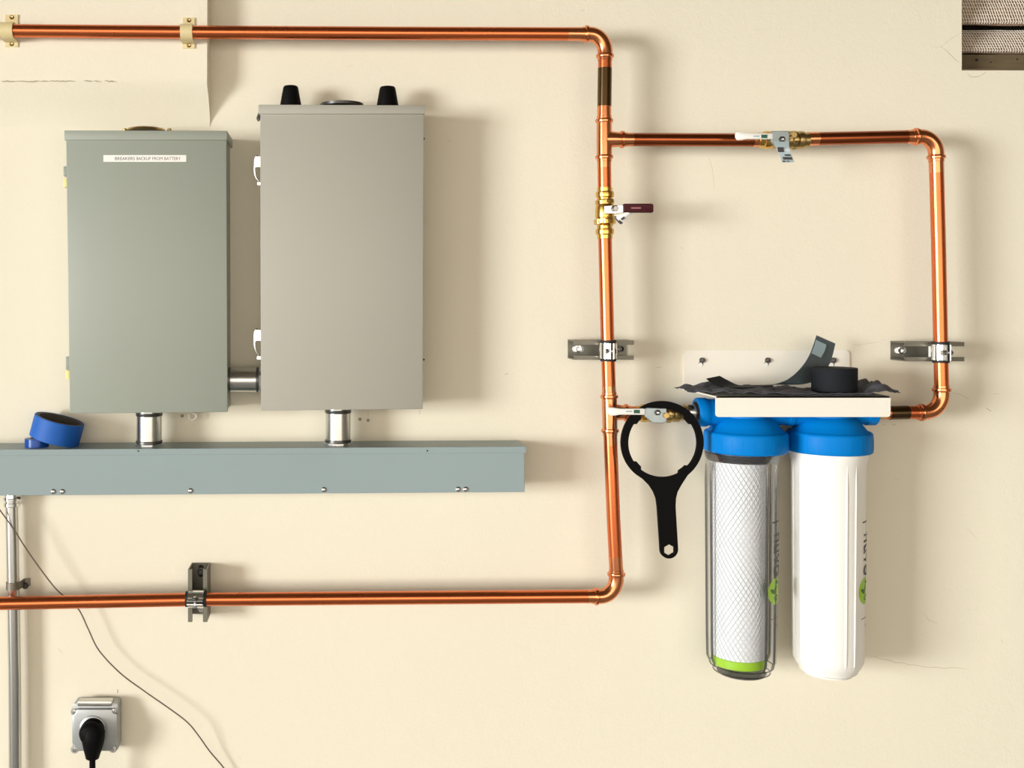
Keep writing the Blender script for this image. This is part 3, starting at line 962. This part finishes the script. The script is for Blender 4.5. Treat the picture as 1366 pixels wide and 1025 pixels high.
ang = math.radians(15.5)
R_, H_ = .0535, .047
axis = Vector((math.sin(ang), -0.02, math.cos(ang)))
ctr = P(76, 573.5, .056)
# rest the low rim on the wireway top
low = ctr.z - axis.z * H_ / 2 - R_ * math.sin(ang)
ctr.z += (wtop - low)
tape('masking_tape_roll', 'large blue masking tape roll leaning on a smaller roll', ctr, axis, R_, H_, .0435, 'bluetape', 'card', corer=.006)
sc = P(49.5, 590, .060)
tape('vinyl_tape_roll', 'small shiny blue tape roll lying under the larger roll', (sc.x, -.062, wtop + .0095), (0, 0, 1), .0255, .019, .013, 'bluetape2', 'card', corer=.002)

# ------------------------------------------------------------------ conduit drop on the left, clip, loose wire
cd = .030
ct = thing('conduit_drop', 'thin galvanised conduit hanging down from the wireway', 'conduit', P(21, 1318, cd))
obj('tube', sweep(B(), [P(15.5, 676, cd), P(17.5, 780, cd), P(19.5, 900, cd), P(20.5, 1090, cd), P(21, 1318, cd)], L(8.2, cd), 24), M['steel'], ct)
a = P(15.5, 661.5, cd)
r = L(8.2, cd)
cn = obj('connector', lathe(B(), a + Vector((0, 0, .003)), (0, 0, -1), [(0, r + .0015), (.007, r + .0025), (.008, r + .0045), (.013, r + .0045), (.014, r + .0015), (.018, r + .0015), (.0185, r + .0040), (.0255, r + .0040), (.027, r + .001)], 20), M['chrome'], ct)
obj('set_screw', lathe(B(), a + Vector((.012, -.004, -.004)), (1, -.3, 0), [(0, .0028), (.008, .0028), (.0095, .002)], 8), M['darksteel'], cn)
cp = thing('conduit_clip', 'one-hole metal clip fastening the thin conduit to the wall', 'clip', P(22, 786, 0))
q = P(17.8, 781, cd)
arc = []
for i in range(15):
    a_ = math.radians(205 - 205 * i / 14)
    arc.append(Vector((q.x + (r + .0012) * math.cos(a_), q.y - (r + .0012) * math.sin(a_), q.z)))
arc += [Vector((q.x + r + .003, -.006, q.z)), Vector((q.x + r + .008, -.0025, q.z)), Vector((P(41, 781, 0).x, -.0025, q.z))]
bm = B(); prev = None
for i, p in enumerate(arc):
    t_ = (arc[min(i + 1, len(arc) - 1)] - arc[max(i - 1, 0)]).normalized()
    nn = Vector((t_.y, -t_.x, 0)) * .0009
    qd = [bm.verts.new(p + nn + Vector((0, 0, s))) for s in (-.008, .008)] + [bm.verts.new(p - nn + Vector((0, 0, s))) for s in (.008, -.008)]
    if prev:
        for k in range(4): bm.faces.new((prev[k], prev[(k + 1) % 4], qd[(k + 1) % 4], qd[k]))
    else: bm.faces.new(qd)
    prev = qd
bm.faces.new(prev[::-1])
obj('strap', bm, M['strut'], cp)
s = P(34.5, 781, 0)
obj('screw', lathe(B(), s + Vector((0, .001, 0)), (0, -1, 0), [(0, .0072), (.008, .0072), (.011, .0062), (.013, .004)], 14), M['darksteel'], cp)


def catmull(pts, n=8):
    out = []
    for i in range(len(pts) - 1):
        p = [Vector(pts[max(i - 1, 0)]), Vector(pts[i]), Vector(pts[i + 1]), Vector(pts[min(i + 2, len(pts) - 1)])]
        for k in range(n):
            f = k / n
            out.append(0.5 * (2 * p[1] + (p[2] - p[0]) * f + (2 * p[0] - 5 * p[1] + 4 * p[2] - p[3]) * f * f + (3 * p[1] - p[0] - 3 * p[2] + p[3]) * f ** 3))
    out.append(Vector(pts[-1])); return out


wp = [(-13, 663, .046), (0, 681, .049), (18, 706, .05), (40, 740, .045), (72, 783, .04), (92, 801, .035), (106, 815, .03), (118, 840, .03), (132, 868, .03), (160, 898, .033),
      (192, 922, .036), (225, 945, .036), (250, 964, .034), (265, 982, .03), (280, 1003, .022), (300, 1027, .016), (320, 1060, .012), (350, 1150, .010), (362, 1240, .010), (365, 1322, .010)]
tag(obj('loose_wire', sweep(B(), catmull([P(*p) for p in wp], 6), .0016, 8), M['stringm']),
    'thin brown wire drooping across the wall behind the lower copper pipe', 'wire')

# small bent wire hook hanging under the green grey panel
hk = [P(252, 553, .02), P(252, 558, .02), P(256, 560.5, .02), P(261, 558, .02), P(261, 553.5, .02), P(256, 551.5, .02)]
tag(obj('wire_hook', sweep(B(), catmull(hk, 5), .0014, 8), M['whitep']), 'tiny pale bent wire under the green grey panel', 'wire')

# ------------------------------------------------------------------ outlet box and plug
db = .047
ob = thing('outlet_box', 'grey cast metal outlet box low on the wall', 'outlet', P(126, 1006, 0))
obj('box', prism(B(), pxz(roundrect(95.5, 940.5, 156.5, 1005, 5), db), .0006, db - .010, .0015), M['outlet'], ob)
plate = obj('cover_plate', prism(B(), pxz([(102, 947), (149, 947), (151, 952), (156, 954), (156, 992), (152, 994), (150, 1002), (102, 1002), (100, 995), (96, 993), (96, 955), (100, 953)], db), db - .012, db, .002), M['outlet'], ob)
obj('receptacle_face', lathe(B(), P(123.5, 972, db - .001), (0, -1, 0), [(0, .028), (.003, .028), (.0042, .0265)], 32), M['outlet'], ob)
for px, py in ((100, 949.5), (151.5, 948.5), (100, 999.5), (151, 998.5)):
    c = P(px, py, db - .008)
    s = obj('screw', lathe(B(), c + Vector((0, .003, 0)), (0, -1, 0), [(0, .0062), (.007, .0062), (.0085, .005), (.009, .002)], 14), M['chrome'], plate)
    obj('lug', lathe(B(), P(px, py, db - .014), (0, -1, 0), [(-.03, .0085), (.004, .0085), (.005, .0075)], 16), M['outlet'], ob)
obj('top_gasket', prism(B(), pxz(roundrect(103, 936.5, 149, 943, 2), .045), .02, .044, .001), M['steel'], ob)
bl = thing('power_plug', 'black right-angle power plug and cord in the outlet box', 'plug', P(123, 1025, db + .03))
pc = lambda x, y, d: P(x, y, d)
# collar against the receptacle, then the swollen body bending down into the cord
bm = lathe(B(), P(124.5, 973, db + .002), (0, -1, 0), [(0, .0245), (.010, .0255), (.012, .0245), (.013, .0225), (.016, .0225), (.018, .0245), (.026, .0250), (.033, .0225), (.037, .017), (.039, .008)], 32)
obj('plug_head', bm, M['black'], bl)
bm = sweep(B(), [P(124.5, 966, db + .020), P(124.5, 976, db + .021), P(124.2, 988, db + .022), P(123.8, 998, db + .022), P(123.4, 1006, db + .021), P(123.3, 1011, db + .020), P(123.3, 1013, db + .020)],
           [.016, .0250, .0240, .0205, .0165, .0145, .0095], 24)
obj('plug_body', bm, M['black'], bl)
bm = sweep(B(), [P(123.3, 1008, db + .020), P(123.3, 1030, db + .018), P(123.5, 1060, db + .012), P(124, 1110, db), P(127, 1200, db), P(130, 1325, db + .01)], .0066, 16)
obj('cord', bm, M['black'], bl)

# ------------------------------------------------------------------ water filter
DA = 0.092
wf = thing('water_filter', 'twin water filter with blue heads on a white bracket, one clear and one white housing', 'water filter', P(1050, 906, DA))
DLIP = .200
zs = P(0, 529, DLIP).z         # top of the shelf
bk = B()
bp0 = [(912, 467), (1133, 467)]
x0b, x1b = P(912, 0, .002).x, P(1133, 0, .002).x
ztb = P(0, 467, .002).z
x0f, x1f = P(955, 0, DLIP).x, P(1188, 0, DLIP).x
zlip = P(0, 556.5, DLIP).z
cr_ = .010
ptsb = [(x0b, zs - .004), (x0b, ztb - cr_)]
for i in range(6):
    a_ = PI - PI / 2 * i / 5; ptsb.append((x0b + cr_ + cr_ * math.cos(a_), ztb - cr_ + cr_ * math.sin(a_)))
for i in range(6):
    a_ = PI / 2 - PI / 2 * i / 5; ptsb.append((x1b - cr_ + cr_ * math.cos(a_), ztb - cr_ + cr_ * math.sin(a_)))
ptsb += [(x1b, zs - .004)]
br = obj('bracket', prism(B(), ptsb, .0006, .0035), M['whiteenamel'], wf, smooth=False)
bm = B()
v = [bm.verts.new(p) for p in ((x0b, -.001, zs), (x1b, -.001, zs), (x1f, -DLIP, zs), (x0f, -DLIP, zs))]
f = bm.faces.new(v); ex = bmesh.ops.extrude_face_region(bm, geom=[f])
for g in ex['geom']:
    if isinstance(g, bmesh.types.BMVert): g.co.z -= .003
obj('bracket_shelf', bm, M['whiteenamel'], wf, smooth=False)
rr = .006
lip = []
for cx_, cz_, a0 in ((x1f - .003, zs - .003, 90), (x1f - rr, zlip + rr, 0), (x0f + rr, zlip + rr, -90), (x0f + .003, zs - .003, -180)):
    rad_ = .003 if cz_ > zlip + rr else rr
    for i in range(6):
        a_ = math.radians(a0 - 90 * i / 5); lip.append((cx_ + rad_ * math.cos(a_), cz_ + rad_ * math.sin(a_)))
obj('bracket_lip', prism(B(), lip, DLIP - .004, DLIP), M['whiteenamel'], wf, smooth=False)
for px in (935.5, 1023, 1110.5):
    kh = obj('keyhole', lathe(B(), P(px - .8, 486, .0032), (0, -1, 0), [(0, .0056), (.0006, .0056), (.0007, .003)], 14), M['dark'], br)
    obj('keyhole_wall', lathe(B(), P(px - 1.2, 486.8, .0038), (0, -1, 0), [(0, .0048), (.0003, .0048), (.0004, .003)], 14), M['whitep'], kh)
    c = P(px + 1, 480.8, .0035)
    obj('mounting_screw', lathe(B(), c, (0, -1, 0), [(0, .0062), (.003, .0062), (.006, .004), (.0065, .001)], 14), M['darksteel'], br)


HA = [(994.5, 'clear'), (1106.0, 'white')]
caps = []
zc_top, zc_bot = P(0, 575, DA).z, P(0, 602, DA).z
for axp, kind in HA:
    ax0 = P(axp, 575, DA)
    R0 = L(53.5, DA)
    zaxis = P(0, 549, DA).z
    head = B()
    H = ax0.z
    lathe(head, (ax0.x, -DA, H - .004), (0, 0, 1), [(0, .080), (.004, .079), (.007, .074), (.020, .064), (.028, .058), (.034, .048), (zs - H - .001, .046)], 48)
    # cross bore for the ports
    hd = obj('filter_head', head, M['blue'], wf)
    # collar nut
    cb = B()
    hh = ax0.z - zc_bot
    prf = [(0, .060), (0, R0 - .003), (.0015, R0 - .0008), (.004, R0), (hh - .006, R0), (hh - .002, R0 - .0012), (hh, R0 - .004), (hh + .001, .070)]
    lathe(cb, (ax0.x, -DA, zc_bot), (0, 0, 1), prf, 64, caps=True)
    cap = obj('collar', cb, M['blue'], wf)
    # low raised grip ribs round the collar
    gb = B()
    for k in range(24):
        a_ = 2 * PI * k / 24 + .1
        if math.sin(a_) > 0.5: continue
        u = Vector((math.cos(a_), math.sin(a_), 0)); tv = Vector((-u.y, u.x, 0))
        c0 = Vector((ax0.x, -DA, zc_bot)) + u * (R0 - .0004)
        for s0, s1 in ((-.0012, .0012),):
            vs = [gb.verts.new(c0 + tv * a2 + u * b2 + Vector((0, 0, z2))) for a2 in (s0, s1) for b2 in (-.001, .0008) for z2 in (.007, .030)]
            for fidx in ((0, 1, 3, 2), (4, 6, 7, 5), (0, 4, 5, 1), (2, 3, 7, 6), (0, 2, 6, 4), (1, 5, 7, 3)):
                gb.faces.new([vs[i] for i in fidx])
    obj('grip_ribs', gb, M['blue'], cap, smooth=False)
    caps.append((ax0, hd))
# ports
zax = P(0, 550, DA).z
pa = P(928.5, 550, DA).x; pb_ = P(956, 0, DA).x
lp = obj('inlet_port', lathe(B(), (pa, -DA, zax), (1, 0, 0), [(0, .0215), (0, .029), (.002, .0305), (.020, .0305), (.022, .029), (.030, .028), (.085, .028)], 40), M['blue'], wf)
obj('port_bore', lathe(B(), (pa - .0004, -DA, zax), (1, 0, 0), [(0, .0225), (.002, .0225)], 24), M['dark'], lp)
obj('link_port', lathe(B(), (caps[0][0].x + .04, -DA, zax), (1, 0, 0), [(0, .027), (.045, .027), (.046, .029), (.056, .029), (.057, .027), (.10, .027)], 32), M['blue'], wf)
obj('outlet_port', lathe(B(), (caps[1][0].x + .04, -DA, zax), (1, 0, 0), [(0, .026), (.034, .026), (.036, .028), (P(1167, 0, DA).x - caps[1][0].x - .042, .028), (P(1167, 0, DA).x - caps[1][0].x - .04, .0262)], 32), M['blue'], wf)
obj('inlet_fitting', lathe(B(), (P(906, 0, DA).x, -DA + .005, zax), (1, 0, 0), [(0, .0135), (.012, .0135), (.0125, .0170), (.026, .0170), (.0265, .0150), (.044, .0150)], 6, phase=.2), M['darkbrass'], wf, smooth=False)
obj('inlet_thread', lathe(B(), (P(917, 0, DA).x, -DA + .001, zax), (1, 0, 0), [(0, .0155), (.002, .0165), (.014, .0165), (.015, .0155), (.030, .0155)], 24), M['steel'], wf)
obj('outlet_fitting', lathe(B(), (P(1164, 0, DA).x, -DA + .006, zax), (1, 0, 0), [(0, .0165), (.016, .0165), (.0165, .0148), (.030, .0148)], 24), M['brass'], wf)


def housing(axp_top, axp_bot, kind):
    y0, y1 = 600, 906
    T, Bm = P(axp_top, y0, DA), P(axp_bot, y1 - 10, DA)
    ax_ = (Bm - T); ln = ax_.length; ax_.normalize()
    a, b = frame_axes(ax_)
    # fixed frame: right (x) and front (-y)
    right = (Vector((1, 0, 0)) - ax_ * ax_.x).normalized(); front = Vector((0, -1, 0))
    r0, r1 = L(46.3, DA), L(44.0, DA)
    rfun = lambda t: r0 + (r1 - r0) * t
    prof = [(.0, r0 + .004), (.008, r0 + .004), (.018, r0), (.10, rfun(.1)), (.5, rfun(.5))]
    prof = [(0, r0 + .0045), (.009, r0 + .0045), (.016, r0 + .0028), (.026, r0), (ln * .5, rfun(.5)), (ln * .925, r1), (ln * .94, r1 - .0004), (ln * .965, r1 - .006), (ln * .975, r1 - .010), (ln * .99, r1 - .0125), (ln, r1 - .022), (ln + .001, .01)]
    if kind == 'clear':
        th = .0035
        bm = B()
        lathe(bm, T, ax_, prof, 64, caps=True)
        ho = obj('clear_housing', bm, M['clear'], wf)
        tag(ho, 'clear plastic filter housing')
        ribm = M['clearrib']
    else:
        ho = tag(obj('white_housing', lathe(B(), T, ax_, prof, 64), M['whitep'], wf), 'opaque white filter housing')
        ribm = M['whitep']
    def cyl(ang, hgt, off=0.0):
        r = rfun(min(max(hgt / ln, 0), 1)) + off
        if hgt > ln * .925: r -= (hgt - ln * .925) / (ln * .04) * .006
        return T + ax_ * hgt + (right * math.sin(ang) + front * math.cos(ang)) * r
    angs = (-93, -72, 5, 22, 95, 116, 190, 208) if kind == 'white' else (-101, -77, 23, 47, 105, 126, 190, 208)
    for ad in angs:
        an = math.radians(ad)
        pts = [cyl(an, .026 + (ln * .93 - .026) * i / 10, -.0008) for i in range(11)] + [cyl(an, ln * .945, -.0008), cyl(an, ln * .965, -.0016)]
        obj('rib', sweep(B(), pts, [.0012] + [.0027] * 10 + [.0024, .0012], 10), ribm, ho)
    bm = lathe(B(), T + ax_ * (ln - .001), ax_, [(0, r1 - .020), (.004, r1 - .022), (.005, r1 - .026)], 40)
    obj('base_ring', bm, ribm if kind == 'white' else M['clearrib'], ho)
    # printed logo wrapped on the right flank
    cen = math.radians(52.5 if kind == 'white' else 48)
    hc = L(780.5 - y0, DA); rd = L(17.8, DA)
    bm = B()
    rings = []
    for i in range(1, 7):
        rings.append([bm.verts.new(cyl(cen + (rd * i / 6) * math.cos(2 * PI * k / 28) / r1, hc + (rd * i / 6) * math.sin(2 * PI * k / 28), .0007)) for k in range(28)])
    bm.faces.new(rings[0])
    for i in range(5):
        for k in range(28): bm.faces.new((rings[i][k], rings[i + 1][k], rings[i + 1][(k + 1) % 28], rings[i][(k + 1) % 28]))
    lg = tag(obj('logo', bm, M['lime'], ho), 'round lime green emblem')
    def leaf(u, vv, lu, lv, rot, m, ringonly=False):
        bm = B(); N = 16
        o_, i_ = [], []
        for k in range(N):
            t = 2 * PI * k / N
            x, y = lu * math.cos(t), lv * math.sin(t)
            for lst, s in ((o_, 1), (i_, .62)):
                X = (x * s) * math.cos(rot) - (y * s) * math.sin(rot) + u
                Y = (x * s) * math.sin(rot) + (y * s) * math.cos(rot) + vv
                lst.append(bm.verts.new(cyl(cen + X / r1, hc + Y, .0012)))
        for k in range(N): bm.faces.new((o_[k], o_[(k + 1) % N], i_[(k + 1) % N], i_[k]))
        if not ringonly: bm.faces.new(i_)
        obj('emblem_mark', bm, m, lg)
    leaf(-rd * .45, -rd * .02, rd * .34, rd * .15, .5, M['olive'])
    leaf(-rd * .10, -rd * .22, rd * .30, rd * .12, -.9, M['olive'])
    leaf(rd * .05, rd * .50, rd * .36, rd * .22, 0, M['olive'], True)
    leaf(rd * .15, -rd * .62, rd * .30, rd * .12, .2, M['olive'])
    me = textmesh('nuvo', .034)
    # letters run down the housing, their tops towards the right
    xs = [q.co.x for q in me.vertices]; ys = [q.co.y for q in me.vertices]
    wid = L(55, DA); k = wid / (max(xs) - min(xs)); ky = L(21, DA) / (max(ys) - min(ys))
    top = L(706 - y0, DA)
    for q in me.vertices:
        x, y, z = q.co
        q.co = cyl(cen + math.radians(5) + (y - (max(ys) + min(ys)) / 2) * ky / r1, top + (x - min(xs)) * k, .0010 + (z > 0) * .0004)
    obj('lettering', me, M['ink'], ho, smooth=False)
    def bar(u0, u1, h0_, h1_, m):
        bm = B(); v0 = []
        n = 6
        for i in range(n + 1):
            u = math.radians(u0 + (u1 - u0) * i / n)
            v0.append((bm.verts.new(cyl(u, L(h0_ - y0, DA), .0008)), bm.verts.new(cyl(u, L(h1_ - y0, DA), .0008))))
        for i in range(n): bm.faces.new((v0[i][0], v0[i + 1][0], v0[i + 1][1], v0[i][1]))
        obj('print_line', bm, m, ho)
    c_ = math.degrees(cen)
    bar(c_ - 14, c_ + 16, 689.2, 691, M['ink'])
    bar(c_ - 16, c_ + 10, 815.6, 816.6, M['redink'])
    bar(c_ + 4, c_ + 9, 825.5, 828.5, M['redink'])
    return T, ax_, ln, ho


T, ax_, ln, hoc = housing(989.5, 989.0, 'clear')
housing(1105, 1104.3, 'white')
# cartridge inside the clear housing
rc = L(33.5, DA)
off = Vector((-L(4, DA), 0, 0))
ztop, zbt = L(614 - 600, DA), L(874 - 600, DA)
ca = obj('cartridge', lathe(B(), T + off, ax_, [(ztop, rc * .8), (ztop + .001, rc), (zbt, rc), (zbt + .001, rc * .9)], 48), M['core'], hoc)
obj('cartridge_band', lathe(B(), T + off, ax_, [(zbt - .001, rc), (zbt, rc + .0018), (zbt + .0165, rc + .0018), (zbt + .018, rc)], 48), M['lime'], hoc)
obj('cartridge_cap', lathe(B(), T + off, ax_, [(ztop - .014, rc), (ztop - .012, rc + .0025), (ztop - .004, rc + .0025), (ztop - .002, rc)], 48), M['net'], hoc)
obj('cartridge_foot', lathe(B(), T + off, ax_, [(zbt + .017, rc), (zbt + .019, rc - .002), (zbt + .022, rc * .6), (ln - .007, rc * .5)], 40), M['clear'], hoc)
rbase = L(44.0, DA)
for hh_, rr_ in ((ln * .965, rbase - .0058), (ln * .992, rbase - .0128)):
    ring = [T + ax_ * hh_ + Vector((math.sin(2 * PI * k / 48), -math.cos(2 * PI * k / 48), 0)) * rr_ for k in range(49)]
    obj('base_reflection', sweep(B(), ring, .0012, 6, False), M['clearrib'], hoc)  # dark rings stand in for the reflection lines in the clear base
obj('neck_ring', lathe(B(), T, ax_, [(.006, rbase + .002), (.006, rbase + .0055), (.016, rbase + .0035), (.022, rbase + .0005), (.022, rbase - .002), (.010, rbase - .001)], 56, closed=True), M['clearrib'], hoc)
bm = B()
NS, NT = 34, 56
for s in (-1, 1):
    for k in range(NS):
        pts = []
        for i in range(NT + 1):
            hgt = ztop + .002 + (zbt - ztop - .003) * i / NT
            a_ = 2 * PI * k / NS + s * (hgt - ztop) * 11.5
            pts.append(T + off + ax_ * hgt + Vector((math.sin(a_), -math.cos(a_), 0)) * (rc + .0006))
        sweep(bm, pts, .0009, 3, False)
tag(obj('netting', bm, M['net'], hoc), 'fine diamond netting over the white cartridge', kind='stuff')

# ------------------------------------------------------------------ black filter spanner
dw0, dw1 = .1240, .1315
dwm = (dw0 + dw1) / 2
outl = []
n = 60
a_s, a_e = math.radians(90 - 38), math.radians(90 + 38 - 360)   # angles measured clockwise from +x in pixel space
for i in range(n + 1):
    a_ = a_s + (a_e - a_s) * i / n
    outl.append((883 + 55.2 * math.cos(a_), 590.3 + 55.2 * math.sin(a_)))
outl += [(857, 639), (865, 647), (871, 656), (874.5, 665), (876, 676), (878, 705), (879.8, 733)]
for i in range(1, 12):
    a_ = PI - PI * i / 12
    outl.append((891.9 + 12.2 * math.cos(a_), 733 + 12.2 * math.sin(a_)))
outl += [(904.2, 733), (902.5, 705), (900.8, 676), (901.3, 665), (903.5, 656), (908.5, 647), (913, 640)]
inn = []
for i in range(120):
    a_ = 2 * PI * i / 120
    dg = math.degrees(a_) % 360
    r_ = 45.6
    for c0 in (52, 138, 222, 318):
        if abs(dg - c0) < 8: r_ = 42.6
    inn.append((883.4 + r_ * math.cos(a_), 590.8 + r_ * math.sin(a_)))
hexh = [(892 + 7.4 * math.cos(math.radians(30 + 60 * i)), 733.6 + 7.4 * math.sin(math.radians(30 + 60 * i))) for i in range(6)]
me = filled([pxz(outl, dwm), pxz(inn, dwm), pxz(hexh, dwm)], dw0, dw1, .0010)
tag(obj('filter_spanner', me, M['black'], angle=50), 'black ring spanner hanging from the lever valve beside the filters', 'spanner')

# ------------------------------------------------------------------ cloth, abrasive roll and strip on the bracket shelf
prof_h = [(0, .005), (.05, .010), (.12, .012), (.3, .009), (.5, .007), (.62, .004), (.80, .006), (.87, .014), (.93, .018), (.97, .010), (1, .001)]


def ip(tab, t):
    for (a, x), (b, y) in zip(tab, tab[1:]):
        if t <= b: return x + (y - x) * (t - a) / (b - a)
    return tab[-1][1]


xa, xb = P(914, 0, .13).x, P(1196, 0, .13).x
NX_, NY_ = 110, 44
bm = B(); rows = []
for i in range(NX_ + 1):
    u = i / NX_; row = []
    for j in range(NY_ + 1):
        v_ = j / NY_
        # ragged outline
        x = xa + (xb - xa) * u
        d = .035 + .160 * v_
        if u < .16: d = .06 + (d - .06) * (.55 + .45 * u / .16) + .02 * (1 - u / .16)
        if u > .9: d = .05 + (d - .05) * (1 - .35 * (u - .9) / .1)
        nz = noise.noise(Vector((x * 45, d * 38, 1.3))) * .6 + noise.noise(Vector((x * 120, d * 90, 4.0))) * .3
        ridge = abs(noise.noise(Vector((x * 30 + d * 22, d * 30, 7.7))))
        hgt = 1.75 * ip(prof_h, u) * (.55 + .45 * math.sin(PI * min(1, v_ * .9 + .12)))
        flat = 1.0
        rx = (x - P(1113, 0, .13).x) / .052; ry = (d - .13) / .052
        if rx * rx + ry * ry < 1.2: flat = .15
        z = zs + .0022 + hgt * (.45 + .75 * ridge) * flat + max(nz, -.3) * .006 * flat
        z = max(z, zs + .0012)
        row.append(bm.verts.new((x + .003 * math.sin(d * 70 + u * 9) * (u < .05 or u > .95), -d, z)))
    rows.append(row)
fs = []
for i in range(NX_):
    for j in range(NY_): fs.append(bm.faces.new((rows[i][j], rows[i + 1][j], rows[i + 1][j + 1], rows[i][j + 1])))
bmesh.ops.recalc_face_normals(bm, faces=fs)
if fs[0].normal.z < 0: bmesh.ops.reverse_faces(bm, faces=fs)
bmesh.ops.solidify(bm, geom=fs, thickness=.0012)
tag(obj('rag', bm, M['cloth'], angle=70), 'crumpled dark grey rag spread over the filter bracket', 'cloth')

rx_ = P(1113, 0, .13).x
zr0 = zs + .0045
zr1 = P(0, 490.5, .13).z
tape('abrasive_roll', 'dark roll of abrasive cloth standing on the rag', (rx_, -.13, (zr0 + zr1) / 2), (0, 0, 1), L(28.6, .13), zr1 - zr0, .018, 'abrasive', 'card', 'tape roll', .003)

# curling abrasive strip
zpx = lambda z, d: CY - (z - ZC) * FPX / (D - d)
zl = zs + .014
el = [(943, 505, .150), (953, 512, .150), (966, zpx(zl + .001, .15), .150), (1000, zpx(zl, .15), .148), (1030, zpx(zl + .003, .14), .140), (1050, 507, .125), (1067, 493, .105), (1080, 474, .088), (1089.5, 447.5, .075)]
er = [(960, 501.5, .118), (971, 507.5, .114), (986, zpx(zl + .002, .112), .112), (1006, zpx(zl + .002, .110), .110), (1032, zpx(zl + .003, .112), .112), (1070, 513, .100), (1092, 505, .070), (1107, 485, .062), (1114.5, 458.5, .060)]
# keep the roll clear: strip passes behind it
st_ = thing('abrasive_strip', 'curled grey strip of abrasive cloth rising beside the dark roll', 'strip', P(1030, 516, .13))
tag(curved_tag('strip_tail', el[:5], er[:5], M['abrasive'], st_, n=36, th=.0022), 'dark abrasive tail of the strip')
sp = curved_tag('strip', el[4:], er[4:], M['abrback'], st_, n=36, th=.0010)
tag(sp, 'grey printed backing of the strip')
curved_tag('pale_label', [(1082.5, 471.5, .0855), (1086.5, 462, .0815), (1088.5, 453.5, .0788)], [(1095, 477.5, .0785), (1100, 468.5, .0745), (1102.5, 460, .0720)], M['tagp'], sp, th=.0006)
